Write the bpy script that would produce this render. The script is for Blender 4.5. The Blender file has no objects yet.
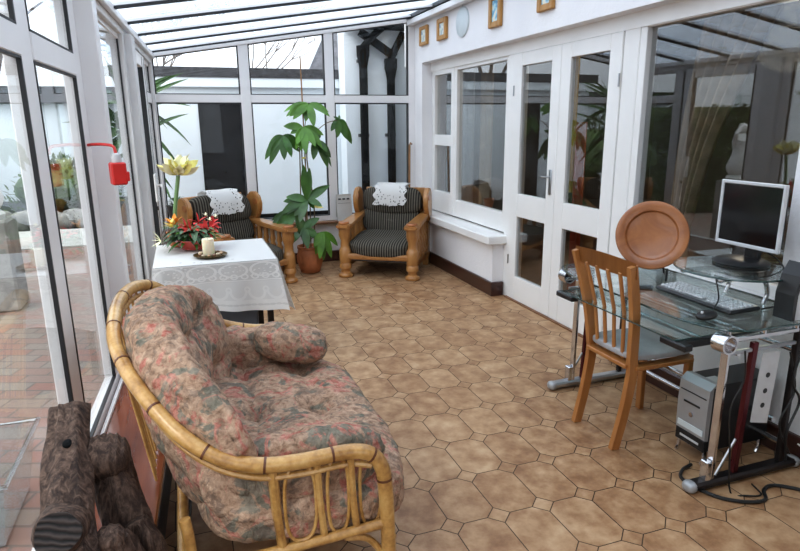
import bpy, bmesh, math, random
from mathutils import Vector, Matrix, Euler, noise
PI = math.pi
COL = bpy.context.scene.collection
R = random.Random(7)

# ------------------------------------------------------------------ camera
H = 1.5
FPX, PITCH, YAW, ROLL = 605.64, .245724, .33795, -.009444
fwd = Vector((math.sin(YAW)*math.cos(PITCH), math.cos(YAW)*math.cos(PITCH), -math.sin(PITCH)))
rgt0 = Vector((math.cos(YAW), -math.sin(YAW), 0)); up0 = rgt0.cross(fwd)
rgt = rgt0*math.cos(ROLL)+up0*math.sin(ROLL); upv = -rgt0*math.sin(ROLL)+up0*math.cos(ROLL)
cd = bpy.data.cameras.new('camera'); cam = bpy.data.objects.new('camera', cd); COL.objects.link(cam)
m = Matrix((rgt, upv, -fwd)).transposed().to_4x4(); m.translation = (0, 0, H); cam.matrix_world = m
cd.sensor_width = 36; cd.lens = FPX*36/800; cd.clip_start = .05; cd.clip_end = 200
bpy.context.scene.camera = cam

def at(x, y, Y):                      # survey helper: photo point -> place on the plane y=Y
    d = rgt*((x-400)/FPX)+upv*((275.5-y)/FPX)+fwd
    return Vector((0, 0, H))+d*(Y/d.y)

# ------------------------------------------------------------------ mesh builder
class MB:
    def __init__(s): s.bm = bmesh.new(); s.uv = None
    def merge(s, b):
        me = bpy.data.meshes.new('t'); b.to_mesh(me); b.free(); s.bm.from_mesh(me); bpy.data.meshes.remove(me); return s
    def box(s, c, d, rot=None, bev=0, seg=1):
        b = bmesh.new(); bmesh.ops.create_cube(b, size=1)
        bmesh.ops.scale(b, vec=d, verts=b.verts)
        if bev: bmesh.ops.bevel(b, geom=list(b.edges), offset=min(bev, min(d)*.45), segments=seg, affect='EDGES', profile=.6)
        if rot is not None:
            M = rot if isinstance(rot, Matrix) else Euler(rot).to_matrix()
            bmesh.ops.rotate(b, cent=(0, 0, 0), matrix=M, verts=b.verts)
        bmesh.ops.translate(b, vec=c, verts=b.verts); return s.merge(b)
    def bb(s, x0, x1, y0, y1, z0, z1, bev=0, seg=1):
        return s.box(((x0+x1)/2, (y0+y1)/2, (z0+z1)/2), (abs(x1-x0), abs(y1-y0), abs(z1-z0)), None, bev, seg)
    def bar(s, a, b_, w, t, bev=0, up=(0, 0, 1)):     # rectangular bar a->b
        a = Vector(a); b_ = Vector(b_); d = b_-a; L = d.length; z = d.normalized()
        u = Vector(up); x = u.cross(z)
        if x.length < 1e-4: x = Vector((1, 0, 0)).cross(z)
        x.normalize(); y = z.cross(x)
        return s.box((a+b_)/2, (w, t, L), Matrix((x, y, z)).transposed(), bev)
    def tube(s, pts, r, n=10, closed=False, flat=1.0):
        pts = [Vector(p) for p in pts]; N = len(pts)
        rs = r if isinstance(r, (list, tuple)) else [r]*N
        rings = []; prev = None
        for i, p in enumerate(pts):
            if closed: t = pts[(i+1) % N]-pts[i-1]
            else: t = pts[min(i+1, N-1)]-pts[max(i-1, 0)]
            t.normalize()
            if prev is None:
                a = Vector((0, 0, 1)) if abs(t.z) < .9 else Vector((1, 0, 0))
                u = a.cross(t).normalized()
            else:
                u = (prev-t*prev.dot(t)).normalized()
            prev = u; v = t.cross(u)
            rings.append([s.bm.verts.new(p+(u*math.cos(2*PI*k/n)+v*math.sin(2*PI*k/n)*flat)*rs[i]) for k in range(n)])
        M = N if closed else N-1
        for i in range(M):
            A = rings[i]; B = rings[(i+1) % N]
            for k in range(n):
                s.bm.faces.new((A[k], A[(k+1) % n], B[(k+1) % n], B[k]))
        if not closed:
            s.bm.faces.new(rings[0][::-1]); s.bm.faces.new(rings[-1])
        return s
    def lathe(s, prof, n=20, c=(0, 0, 0), M=None, caps=True):
        c = Vector(c); rings = []
        for r, z in prof:
            ring = []
            for k in range(n):
                p = Vector((r*math.cos(2*PI*k/n), r*math.sin(2*PI*k/n), z))
                if M is not None: p = M @ p
                ring.append(s.bm.verts.new(p+c))
            rings.append(ring)
        for A, B in zip(rings, rings[1:]):
            for k in range(n): s.bm.faces.new((A[k], A[(k+1) % n], B[(k+1) % n], B[k]))
        
        if caps: s.bm.faces.new(rings[0][::-1]); s.bm.faces.new(rings[-1])
        return s
    def blob(s, c, d, p=2.0, n=8, rot=None, fn=None):   # superellipsoid from a gridded cube
        b = bmesh.new(); bmesh.ops.create_cube(b, size=2)
        bmesh.ops.subdivide_edges(b, edges=b.edges, cuts=n-1, use_grid_fill=True)
        M = None
        if rot is not None: M = rot if isinstance(rot, Matrix) else Euler(rot).to_matrix()
        for v in b.verts:
            q = v.co; L = (abs(q.x)**p+abs(q.y)**p+abs(q.z)**p)**(1/p); u = q/L
            w = Vector((u.x*d[0]/2, u.y*d[1]/2, u.z*d[2]/2))
            if fn: w = fn(u, w)
            if M is not None: w = M @ w
            v.co = w+Vector(c)
        return s.merge(b)
    def prism(s, outline, h, M=None, c=(0, 0, 0), z0=0):
        c = Vector(c); vs = []
        for z in (z0, z0+h):
            ring = []
            for x, y in outline:
                p = Vector((x, y, z))
                if M is not None: p = M @ p
                ring.append(s.bm.verts.new(p+c))
            vs.append(ring)
        n = len(outline)
        for k in range(n): s.bm.faces.new((vs[0][k], vs[0][(k+1) % n], vs[1][(k+1) % n], vs[1][k]))
        s.bm.faces.new(vs[0][::-1]); s.bm.faces.new(vs[1]); return s
    def grid(s, f, nu, nv, uv=False):
        if uv and s.uv is None: s.uv = s.bm.loops.layers.uv.new('UVMap')
        V = [[s.bm.verts.new(f(i/nu, j/nv)) for j in range(nv+1)] for i in range(nu+1)]
        for i in range(nu):
            for j in range(nv):
                fc = s.bm.faces.new((V[i][j], V[i+1][j], V[i+1][j+1], V[i][j+1]))
                if uv:
                    for l, (a, b_) in zip(fc.loops, ((i, j), (i+1, j), (i+1, j+1), (i, j+1))): l[s.uv].uv = (a/nu, b_/nv)
        return s
    def leaf(s, base, d, L, w, droop=.5, fold=.25, n=6, face=None):
        base = Vector(base); d = Vector(d).normalized()
        side = d.cross(Vector(face) if face else Vector((0, 0, 1)))
        if side.length < .05: side = Vector((1, 0, 0))
        side.normalize(); p = base.copy(); q = d.copy(); rows = []
        for i in range(n+1):
            t = i/n; ww = w*math.sin(PI*min(1, t*.94+.04))**.8*(1-.25*t)/2
            if i == n: ww = .0008
            nn = q.cross(side).normalized()
            rows.append([s.bm.verts.new(p-side*ww-nn*ww*fold), s.bm.verts.new(p), s.bm.verts.new(p+side*ww-nn*ww*fold)])
            p = p+q*(L/n); q = (q+Vector((0, 0, -droop/n))).normalized()
        for A, B in zip(rows, rows[1:]):
            for k in (0, 1): s.bm.faces.new((A[k], A[k+1], B[k+1], B[k]))
        return s
    def build(s, name, mat, parent=None, smooth=False, kind=None, world=False, norm=True, angle=None):
        if norm: bmesh.ops.recalc_face_normals(s.bm, faces=s.bm.faces)
        me = bpy.data.meshes.new(name)
        o = bpy.data.objects.new(name, me)
        if world and parent is not None:
            bmesh.ops.transform(s.bm, matrix=WM[parent.name].inverted(), verts=s.bm.verts)
        elif parent is None and kind != 'structure':
            vs = [v.co for v in s.bm.verts]
            c = Vector(((min(v.x for v in vs)+max(v.x for v in vs))/2, (min(v.y for v in vs)+max(v.y for v in vs))/2, min(v.z for v in vs)))
            bmesh.ops.translate(s.bm, vec=-c, verts=s.bm.verts); o.location = c
        WM[o.name] = (WM[parent.name] if parent is not None else Matrix.Translation(o.location))
        s.bm.to_mesh(me); s.bm.free()
        COL.objects.link(o)
        if parent is not None: o.parent = parent
        me.materials.append(mat)
        if smooth:
            me.polygons.foreach_set('use_smooth', [True]*len(me.polygons))
            if smooth != 'all':
                me.set_sharp_from_angle(angle=R_(40))
        if kind: o['kind'] = kind
        return o
WM = {}
def R_(a): return math.radians(a)
def tag(o, label, cat, group=None, kind=None):
    o['label'] = label; o['category'] = cat
    if group: o['group'] = group
    if kind: o['kind'] = kind
    return o
def thing(name, label, cat, loc=(0, 0, 0), rz=0, group=None):
    o = bpy.data.objects.new(name, None); COL.objects.link(o); o.location = loc; o.rotation_euler = (0, 0, rz)
    o.empty_display_size = .1
    WM[o.name] = Matrix.Translation(loc) @ Matrix.Rotation(rz, 4, 'Z')
    return tag(o, label, cat, group)
def struct(name, label=None):
    o = bpy.data.objects.new(name, None); COL.objects.link(o); o['kind'] = 'structure'; WM[o.name] = Matrix()
    if label: o['label'] = label
    return o
def dup(o, loc=None, rz=None, label=None):
    c = o.copy(); COL.objects.link(c)
    def rec(src, dst):
        for ch in [x for x in bpy.data.objects if x.parent == src]:
            k = ch.copy(); COL.objects.link(k); k.parent = dst; rec(ch, k)
    rec(o, c)
    if loc is not None: c.location = loc
    if rz is not None: c.rotation_euler[2] = rz
    if label: c['label'] = label
    return c
def smooth_path(pts, k=6, closed=False):
    P = [Vector(p) for p in pts]; out = []; n = len(P)
    rng = range(n) if closed else range(n-1)
    for i in rng:
        p0 = P[i-1] if (i or closed) else P[0]*2-P[1]
        p1 = P[i]; p2 = P[(i+1) % n]
        p3 = P[(i+2) % n] if (closed or i+2 < n) else P[-1]*2-P[-2]
        for j in range(k):
            t = j/k
            out.append(.5*((2*p1)+(-p0+p2)*t+(2*p0-5*p1+4*p2-p3)*t*t+(-p0+3*p1-3*p2+p3)*t**3))
    if not closed: out.append(P[-1])
    return out

# ------------------------------------------------------------------ material helpers
class S:                                   # tiny node expression wrapper
    nt = None
    def __init__(s, sock): s.s = sock
    @staticmethod
    def m(op, *a):
        n = S.nt.nodes.new('ShaderNodeMath'); n.operation = op
        for i, v in enumerate(a):
            if isinstance(v, S): S.nt.links.new(v.s, n.inputs[i])
            else: n.inputs[i].default_value = v
        return S(n.outputs[0])
    def __add__(s, o): return S.m('ADD', s, o)
    def __radd__(s, o): return S.m('ADD', s, o)
    def __sub__(s, o): return S.m('SUBTRACT', s, o)
    def __rsub__(s, o): return S.m('SUBTRACT', o, s)
    def __mul__(s, o): return S.m('MULTIPLY', s, o)
    def __rmul__(s, o): return S.m('MULTIPLY', s, o)
    def __truediv__(s, o): return S.m('DIVIDE', s, o)
    def __lt__(s, o): return S.m('LESS_THAN', s, o)
    def __gt__(s, o): return S.m('GREATER_THAN', s, o)
def mx(a, b): return S.m('MAXIMUM', a, b)
def mn(a, b): return S.m('MINIMUM', a, b)
def clamp01(a): return mx(mn(a, 1.), 0.)
class Mat:
    def __init__(s, name):
        s.mat = bpy.data.materials.new(name); s.mat.use_nodes = True
        s.nt = s.mat.node_tree; S.nt = s.nt
        s.b = s.nt.nodes['Principled BSDF']; s.out = s.nt.nodes['Material Output']
    def n(s, t, **k):
        n = s.nt.nodes.new('ShaderNode'+t)
        for a, v in k.items(): setattr(n, a, v)
        return n
    def link(s, a, b): s.nt.links.new(a.s if isinstance(a, S) else a, b)
    def coord(s, kind='Object', scale=None):
        if kind == 'Position': o = s.n('NewGeometry').outputs['Position']
        else: o = s.n('TexCoord').outputs[kind]
        if scale:
            mp = s.n('Mapping'); mp.inputs['Scale'].default_value = scale if isinstance(scale, tuple) else (scale,)*3
            s.link(o, mp.inputs[0]); o = mp.outputs[0]
        return o
    def xyz(s, kind='Object'):
        sp = s.n('SeparateXYZ'); s.link(s.coord(kind), sp.inputs[0]); return [S(o) for o in sp.outputs]
    def noise(s, scale=5, detail=3, rough=.5, kind='Object', cs=None, dist=0):
        t = s.n('TexNoise'); t.inputs['Scale'].default_value = scale; t.inputs['Detail'].default_value = detail
        t.inputs['Roughness'].default_value = rough; t.inputs['Distortion'].default_value = dist
        s.link(s.coord(kind, cs), t.inputs['Vector']); return S(t.outputs[0])
    def voro(s, scale=5, kind='Object', cs=None, out='Distance', feat='F1'):
        t = s.n('TexVoronoi'); t.feature = feat; t.inputs['Scale'].default_value = scale
        s.link(s.coord(kind, cs), t.inputs['Vector']); return S(t.outputs[out])
    def ramp(s, f, stops):
        r = s.n('ValToRGB'); e = r.color_ramp.elements
        while len(e) < len(stops): e.new(.5)
        for el, (p, c) in zip(e, stops): el.position = p; el.color = (*c, 1)
        s.link(f, r.inputs[0]); return r.outputs[0]
    def mix(s, f, a, b, mode='MIX'):
        n = s.n('Mix', data_type='RGBA', blend_type=mode)
        for sock, v in ((n.inputs[0], f), (n.inputs[6], a), (n.inputs[7], b)):
            if isinstance(v, S): s.link(v, sock)
            elif isinstance(v, bpy.types.NodeSocket): s.link(v, sock)
            elif isinstance(v, tuple): sock.default_value = (*v, 1) if len(v) == 3 else v
            else: sock.default_value = v
        return n.outputs[2]
    def bump(s, h, strength=.3, dist=.01):
        b = s.n('Bump'); b.inputs['Strength'].default_value = strength; b.inputs['Distance'].default_value = dist
        s.link(h, b.inputs['Height']); s.link(b.outputs[0], s.b.inputs['Normal'])
    def col(s, c):
        if isinstance(c, tuple): s.b.inputs['Base Color'].default_value = (*c, 1)
        else: s.link(c, s.b.inputs['Base Color'])
        return s
    def set(s, rough=None, metal=None, spec=None, coat=None):
        for k, v in (('Roughness', rough), ('Metallic', metal), ('Specular IOR Level', spec), ('Coat Weight', coat)):
            if v is not None:
                if isinstance(v, S): s.link(v, s.b.inputs[k])
                else: s.b.inputs[k].default_value = v
        return s

def plain(name, c, rough=.5, metal=0, var=.08, scale=12, spec=.5, coat=0, bump=0):
    M = Mat(name); nz = M.noise(scale, 4)
    a = tuple(max(0, x*(1-var)) for x in c); b = tuple(min(1, x*(1+var)) for x in c)
    M.col(M.ramp(nz, [(.3, a), (.7, b)])).set(rough, metal, spec, coat)
    if bump: M.bump(nz, bump, .004)
    return M.mat
def wood(name, c1, c2, rough=.4, axis=2, scale=6, coat=0., stretch=10):
    M = Mat(name); cs = [stretch*1.0]*3; cs[axis] = 1.0
    nz = M.noise(scale/3, 5, .6, cs=tuple(cs), dist=.8); n2 = M.noise(3, 2)
    f = clamp01(nz*.75+n2*.25)
    M.col(M.ramp(f, [(.3, c1), (.5, tuple((a+b)/2 for a, b in zip(c1, c2))), (.7, c2)])).set(rough, 0, .5, coat)
    M.bump(nz, .12, .002); return M.mat
def glass(name, tint=(.93, .97, .98), refl=1.6, rough=0.0, base=.02):
    M = Mat(name); nt = M.nt; nt.nodes.remove(M.b)
    tr = M.n('BsdfTransparent'); tr.inputs[0].default_value = (*tint, 1)
    gl = M.n('BsdfGlossy'); gl.inputs['Roughness'].default_value = rough; gl.inputs[0].default_value = (.95, .98, 1, 1)
    g_ = M.n('NewGeometry'); dt = M.n('VectorMath', operation='DOT_PRODUCT')
    M.link(g_.outputs['Normal'], dt.inputs[0]); M.link(g_.outputs['Incoming'], dt.inputs[1])
    c = 1.-S.m('ABSOLUTE', S(dt.outputs['Value'])); f = clamp01((S.m('POWER', c, 5.)*.96+.04)*refl+base)
    mixn = M.n('MixShader'); M.link(f, mixn.inputs[0]); M.link(tr.outputs[0], mixn.inputs[1]); M.link(gl.outputs[0], mixn.inputs[2])
    M.link(mixn.outputs[0], M.out.inputs[0]); return M.mat

# ------------------------------------------------------------------ materials
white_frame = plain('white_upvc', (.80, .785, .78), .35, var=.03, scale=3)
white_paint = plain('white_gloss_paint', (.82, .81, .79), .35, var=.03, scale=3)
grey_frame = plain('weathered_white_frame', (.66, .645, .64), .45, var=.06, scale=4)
gasket = plain('black_gasket', (.012, .012, .014), .5)
def plaster():
    M = Mat('white_plaster'); nz = M.noise(55, 4, .6, 'Position'); n2 = M.noise(2, 3, .5, 'Position')
    M.col(M.ramp(n2, [(.3, (.80, .79, .80)), (.7, (.86, .85, .85))])).set(.75); M.bump(nz, .5, .006); return M.mat
plaster_m = plaster()
skirt_m = wood('dark_skirting', (.035, .012, .009), (.06, .02, .014), .3, axis=1, coat=.4)
pane_glass = glass('window_glass', (.97, .985, .995), .45, base=0)
left_glass = glass('side_window_glass', (.95, .97, .975), .62, base=.01)
house_glass = glass('house_window_glass', (.86, .87, .87), 2.2, base=.0)
def rooft():
    M = Mat('polycarbonate_roof'); nt = M.nt; nt.nodes.remove(M.b)
    tr = M.n('BsdfTransparent'); tr.inputs[0].default_value = (.86, .90, .95, 1)
    tl = M.n('BsdfTranslucent'); tl.inputs[0].default_value = (.80, .86, .92, 1)
    gl = M.n('BsdfGlossy'); gl.inputs['Roughness'].default_value = .25; gl.inputs[0].default_value = (.9, .9, .9, 1)
    nz = M.noise(1.6, 3, .5, 'Position')
    a = M.n('MixShader'); f = clamp01((nz-.42)*3.0)*.35+.25
    M.link(f, a.inputs[0]); M.link(tr.outputs[0], a.inputs[1]); M.link(tl.outputs[0], a.inputs[2])
    b = M.n('MixShader'); b.inputs[0].default_value = .06; M.link(a.outputs[0], b.inputs[1]); M.link(gl.outputs[0], b.inputs[2])
    M.link(b.outputs[0], M.out.inputs[0]); return M.mat
roof_m = rooft()
def floor_mat():
    M = Mat('octagon_tile'); x, y, z = M.xyz('Position')
    PX, PY = .2005, .2895
    u = (x-.8505)*(1/PX); v = (y-2.131)*(1/PY)
    ru = S.m('ROUND', u); rv = S.m('ROUND', v)
    au = S.m('ABSOLUTE', u-ru)*PX; av = S.m('ABSOLUTE', v-rv)*PY
    sd = au+av
    dia = sd < .050
    g1 = S.m('ABSOLUTE', sd-.050) < .0030
    g2 = (mn(au, av) < .0022)*(sd > .050)
    grout = mx(g1, g2)
    cx = S.m('FLOOR', u); cy = S.m('FLOOR', v)
    idx = cx+dia*(ru-cx)+dia*.37; idy = cy+dia*(rv-cy)
    cb = M.n('CombineXYZ'); M.link(idx, cb.inputs[0]); M.link(idy, cb.inputs[1])
    wn = M.n('TexWhiteNoise'); M.link(cb.outputs[0], wn.inputs[0])
    wv = S(wn.outputs['Value'])
    # per tile offset of the mottling so no two tiles match
    va = M.n('VectorMath', operation='MULTIPLY_ADD'); M.link(wn.outputs['Color'], va.inputs[0]); va.inputs[1].default_value = (7, 7, 7)
    M.link(M.coord('Position'), va.inputs[2])
    t = M.n('TexNoise'); t.inputs['Scale'].default_value = 11; t.inputs['Detail'].default_value = 5; t.inputs['Roughness'].default_value = .6
    M.link(va.outputs[0], t.inputs['Vector']); nz = S(t.outputs[0])
    f = clamp01(nz*1.15-.07+(wv-.5)*.16)
    c = M.ramp(f, [(.24, (.235, .115, .052)), (.44, (.345, .195, .098)), (.60, (.44, .275, .15)), (.8, (.54, .37, .225))])
    c = M.mix(grout, c, (.075, .045, .025))
    M.col(c).set(None, 0, .45); M.link(.38+nz*.2+grout*.3, M.b.inputs['Roughness'])
    M.bump(1-grout+nz*.15, .35, .003); return M.mat
floor_m = floor_mat()
def floral():
    M = Mat('floral_cotton'); 
    n0 = M.noise(7.5, 4, .6, dist=1.2); n1 = M.noise(11, 4, .65, cs=(1, 1.1, .9), dist=1.2); n2 = M.noise(40, 4, .7, dist=.5); v = M.voro(26)
    base = M.ramp(n2, [(.33, (.22, .14, .095)), (.5, (.40, .265, .185)), (.68, (.55, .39, .28))])
    green = M.ramp(n2, [(.35, (.13, .125, .10)), (.62, (.25, .225, .175))])
    pink = M.ramp(n2, [(.35, (.33, .10, .075)), (.62, (.55, .27, .21))])
    c = M.mix(clamp01((n0-.545)*22), base, green)
    c = M.mix(clamp01((n1-.535)*14), c, pink)
    c = M.mix(clamp01((v-.62)*10)*.15, c, (.60, .47, .36))
    w = clamp01((.43-n1)*25); c = M.mix(w*.5, c, (.16, .12, .10))
    M.col(c).set(.85, 0, .15); M.bump(M.noise(10, 5, .65, dist=2.5), .9, .02); return M.mat
floral_m = floral()
def cane():
    M = Mat('cane'); nz = M.noise(8, 4, .6, cs=(1, 1, 1)); n2 = M.noise(70, 3)
    M.col(M.ramp(clamp01(nz*.7+n2*.3), [(.32, (.27, .125, .035)), (.5, (.50, .285, .09)), (.68, (.66, .44, .18))])).set(.28, 0, .5, .3)
    M.bump(n2, .08, .002); return M.mat
cane_m = cane()
cane_dark = plain('cane_joint', (.13, .045, .02), .4)
def corduroy(name, axis='x', f=95.):
    M = Mat(name); x, y, z = M.xyz('Object'); q = {'x': x, 'y': y}[axis]
    w = S.m('SINE', q*f*2)*.5+.5; n = M.noise(60, 3)
    c = M.ramp(clamp01(w*.8+n*.25), [(.2, (.028, .025, .021)), (.55, (.075, .068, .056)), (.9, (.165, .15, .122))])
    M.col(c).set(.95, 0, .1); M.bump(w, .5, .004); return M.mat
cord_m = corduroy('striped_corduroy', 'x', 150.)
pine = wood('honey_pine', (.30, .125, .035), (.52, .27, .09), .3, axis=2, coat=.3)
pine_x = wood('honey_pine_arm', (.27, .11, .03), (.50, .25, .085), .3, axis=1, coat=.3)
oak = wood('light_oak', (.30, .115, .030), (.46, .205, .062), .35, axis=2, coat=.25)
oak_dark = wood('turned_plate_wood', (.20, .06, .018), (.50, .20, .065), .3, axis=0, scale=7, coat=.3, stretch=3)
board_m = wood('varnished_board', (.13, .028, .012), (.25, .07, .03), .2, axis=1, coat=.6, stretch=14)
sillwood = wood('brown_sill', (.16, .075, .035), (.26, .13, .065), .35, axis=0)
seat_grey = plain('grey_vinyl', (.33, .325, .33), .55, var=.15, scale=9, bump=.2)
chrome = plain('chrome', (.62, .62, .64), .12, 1, var=.02)
brushed = plain('brushed_steel', (.42, .43, .45), .3, 1, var=.05)
blackp = plain('black_plastic', (.012, .012, .013), .35)
matteblack = plain('matte_black_paint', (.008, .009, .010), .8, spec=.1)
darkmetal = plain('dark_metal', (.035, .03, .03), .3, .7)
maroon = plain('maroon_metal', (.10, .015, .02), .25, .6)
silverp = plain('silver_plastic', (.38, .39, .40), .35, .35, var=.03)
lightgrey = plain('light_grey_plastic', (.56, .57, .58), .5)
screen_m = plain('screen', (.006, .006, .007), .12)
deskglass = glass('desk_glass', (.87, .93, .92), 1.6, base=.0)
edgeglass = plain('glass_edge', (.02, .05, .045), .1, coat=.5)
terracotta = plain('terracotta', (.44, .16, .065), .55, var=.2, bump=.3)
redplastic = plain('red_plastic', (.55, .02, .015), .35)
redpot = plain('red_glazed', (.40, .04, .025), .2, coat=.4)
leafg = plain('dark_green_leaf', (.045, .12, .022), .3, var=.45, scale=7)
leafl = plain('fresh_green_leaf', (.085, .21, .022), .35, var=.4, scale=7)
leafgrey = plain('grey_green_leaf', (.09, .15, .085), .45, var=.4, scale=30)
stemg = plain('green_stem', (.16, .27, .11), .4)
brownstem = plain('brown_stem', (.12, .085, .04), .7, var=.3, scale=30)
stake_m = plain('bamboo_stake', (.30, .16, .07), .6, var=.25)
yellowp = plain('yellow_petal', (.90, .78, .26), .5, var=.2, scale=20)
creamp = plain('cream_petal', (.94, .90, .62), .5, var=.1, scale=20)
redp = plain('red_petal', (.60, .045, .04), .5, var=.4, scale=25)
orangep = plain('orange_petal', (.80, .30, .02), .5, var=.3)
candle_m = plain('candle_wax', (.83, .76, .55), .5); candle_m.node_tree.nodes['Principled BSDF'].inputs['Subsurface Weight'].default_value = .2
bronze = plain('bronze_dish', (.20, .13, .05), .3, .7)
pebble_ms = [plain('pebble_tan', (.42, .28, .17), .5), plain('pebble_brown', (.22, .12, .07), .5), plain('pebble_cream', (.62, .52, .38), .5)]
soil = plain('soil', (.03, .02, .012), .95, bump=.5)
paper = plain('card_paper', (.60, .59, .56), .6, var=.05)
cable_m = plain('black_cable', (.01, .01, .01), .45)
wcable_m = plain('grey_cable', (.55, .54, .52), .5)
def logm():
    M = Mat('weathered_log'); n = M.noise(8, 5, .65, cs=(6, 6, 1.0), dist=1.0); n2 = M.noise(40, 4, .7)
    M.col(M.ramp(clamp01(n*.7+n2*.3), [(.32, (.012, .007, .006)), (.46, (.055, .032, .024)), (.58, (.15, .095, .070)), (.74, (.33, .24, .19))])).set(.75, 0, .4)
    M.bump(clamp01(n*.7+n2*.3), .9, .02); return M.mat
log_m = logm()
def logend():
    M = Mat('log_end_grain'); x, y, z = M.xyz('Object'); n = M.noise(7, 4)
    w = S.m('SINE', (z*1.0+x*.3+n*.06)*420.)*.5+.5
    M.col(M.ramp(clamp01(w*.6+n*.4), [(.2, (.006, .005, .005)), (.8, (.06, .045, .04))])).set(.8); M.bump(w, .6, .006); return M.mat
logend_m = logend()
def lace(name, kind):
    M = Mat(name); M.nt.nodes.remove(M.b)
    uvn = M.n('TexCoord').outputs['UV']; sp = M.n('SeparateXYZ'); M.link(uvn, sp.inputs[0]); u, v = S(sp.outputs[0]), S(sp.outputs[1])
    df = M.n('BsdfDiffuse'); df.inputs[0].default_value = (.83, .82, .80, 1)
    tl = M.n('BsdfTranslucent'); tl.inputs[0].default_value = (.75, .74, .72, 1)
    cl = M.n('MixShader'); cl.inputs[0].default_value = .25; M.link(df.outputs[0], cl.inputs[1]); M.link(tl.outputs[0], cl.inputs[2])
    tr = M.n('BsdfTransparent'); ms = M.n('MixShader')
    def fr(a): return S.m('FRACT', a)
    def ring(cu, cv, k, v0, rx, ry, th, off=0.):
        du = (fr(cu*k+off)-.5)*(1/rx); dv = (cv-v0)*(1/ry)
        r = S.m('SQRT', du*du+dv*dv); return S.m('ABSOLUTE', r-1.) < th
    if kind == 'drop':
        # u runs 0..k along the side, v 0 top .. 1 hem
        net = .76
        a = ring(u, v, 7., .60, .42, .16, .16)*(v > .58)
        b = ring(u, v, 7., .57, .13, .05, .35, .5)
        c = mx(ring(u, v, 4., .17, .44, .13, .10), ring(u, v, 12., .30, .30, .045, .3))
        vo = M.n('TexVoronoi'); vo.inputs['Scale'].default_value = 26; M.link(uvn, vo.inputs['Vector'])
        d = (S(vo.outputs[0]) < .28)*(v < .32)
        hem = mx(v > .95, S.m('ABSOLUTE', v-.38) < .012)
        dots = (ring(u, v, 22., .88, .30, .012, .8))
        plainb = S.m('MULTIPLY', (v > .40), .14)+(v > .78)*.24
        al = clamp01(mx(mx(mx(a, b), mx(c, d)), hem)*.5+net+plainb-dots*.3)
        al = mx(al, (v < .03))
    elif kind == 'top':
        vo = M.n('TexVoronoi'); vo.inputs['Scale'].default_value = 9; M.link(uvn, vo.inputs['Vector'])
        e = mx(S.m('ABSOLUTE', u-.5), S.m('ABSOLUTE', v-.5))
        al = clamp01(1.-(S(vo.outputs[0]) < .12)*(e > .34)*.35)
    else:
        e = mx(S.m('ABSOLUTE', u-.5), S.m('ABSOLUTE', v-.5)) if kind == 'doily' else None
        vo = M.n('TexVoronoi'); vo.inputs['Scale'].default_value = 17; M.link(uvn, vo.inputs['Vector'])
        hole = (S(vo.outputs[0]) < .27)*(e > .27)
        al = clamp01(1.-hole*.9)
    M.link(al, ms.inputs[0]); M.link(tr.outputs[0], ms.inputs[1]); M.link(cl.outputs[0], ms.inputs[2]); M.link(ms.outputs[0], M.out.inputs[0])
    return M.mat
lace_drop = lace('lace_drop', 'drop'); lace_top = lace('lace_top', 'top'); lace_doily = lace('lace_doily', 'doily')
def brickp():
    M = Mat('brick_paving'); t = M.n('TexBrick'); t.inputs['Scale'].default_value = 1.0
    t.inputs['Brick Width'].default_value = .24; t.inputs['Row Height'].default_value = .12; t.inputs['Mortar Size'].default_value = .008
    t.inputs['Color1'].default_value = (.27, .12, .09, 1); t.inputs['Color2'].default_value = (.24, .215, .18, 1); t.inputs['Mortar'].default_value = (.12, .10, .085, 1)
    t.inputs['Bias'].default_value = 0
    mp = M.n('Mapping'); mp.inputs['Rotation'].default_value = (0, 0, .35); M.link(M.coord('Position'), mp.inputs[0]); M.link(mp.outputs[0], t.inputs['Vector'])
    n = M.noise(3, 4, .5, 'Position'); M.col(M.mix(clamp01(n)*.5, t.outputs[0], (.33, .27, .23))).set(.7); return M.mat
brick_m = brickp()
concrete = plain('pale_concrete', (.55, .54, .51), .85, var=.12, scale=3)
outwall = plain('white_render', (.80, .86, .90), .8, var=.02, scale=3)
blackout = plain('black_paint', (.01, .01, .012), .35)
roofedge = plain('slate_grey_felt', (.055, .055, .06), .7, var=.4, scale=20)
stone_m = plain('garden_stone', (.28, .27, .25), .9, var=.3, scale=8, bump=.5)
statue_m = plain('white_statue', (.8, .79, .76), .7)
bush_m = plain('hedge_leaf', (.07, .12, .03), .6, var=.5, scale=5)
bark_m = plain('bare_bark', (.16, .13, .11), .9, var=.3)
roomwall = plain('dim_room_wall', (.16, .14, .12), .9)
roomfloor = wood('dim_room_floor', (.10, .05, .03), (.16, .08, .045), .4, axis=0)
curt_beige = plain('beige_curtain', (.36, .27, .18), .9, var=.2)
curt_gold = plain('gold_curtain', (.50, .33, .05), .9, var=.2)
curt_red = plain('red_curtain', (.36, .05, .02), .9, var=.2)
curt_grey = plain('grey_net_curtain', (.40, .38, .37), .9, var=.15)
palebluem = plain('pale_blue_ceramic', (.62, .68, .70), .4, var=.02)
def artm(name, cs):
    M = Mat(name); n = M.noise(22, 3); M.col(M.ramp(n, [(.35, cs[0]), (.5, cs[1]), (.62, cs[2])])).set(.4); return M.mat
art1 = artm('small_print', ((.55, .60, .50), (.75, .78, .74), (.30, .42, .5)))
art2 = artm('blue_print', ((.08, .30, .50), (.35, .60, .72), (.75, .72, .6)))
gold_wood = wood('oak_picture_frame', (.36, .17, .04), (.52, .28, .08), .4, axis=2)
clearplastic = glass('clear_plastic', (.78, .80, .80), 1.2, rough=.15, base=.08)
towel_m = plain('dark_grey_fabric', (.09, .10, .12), .9)

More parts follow.
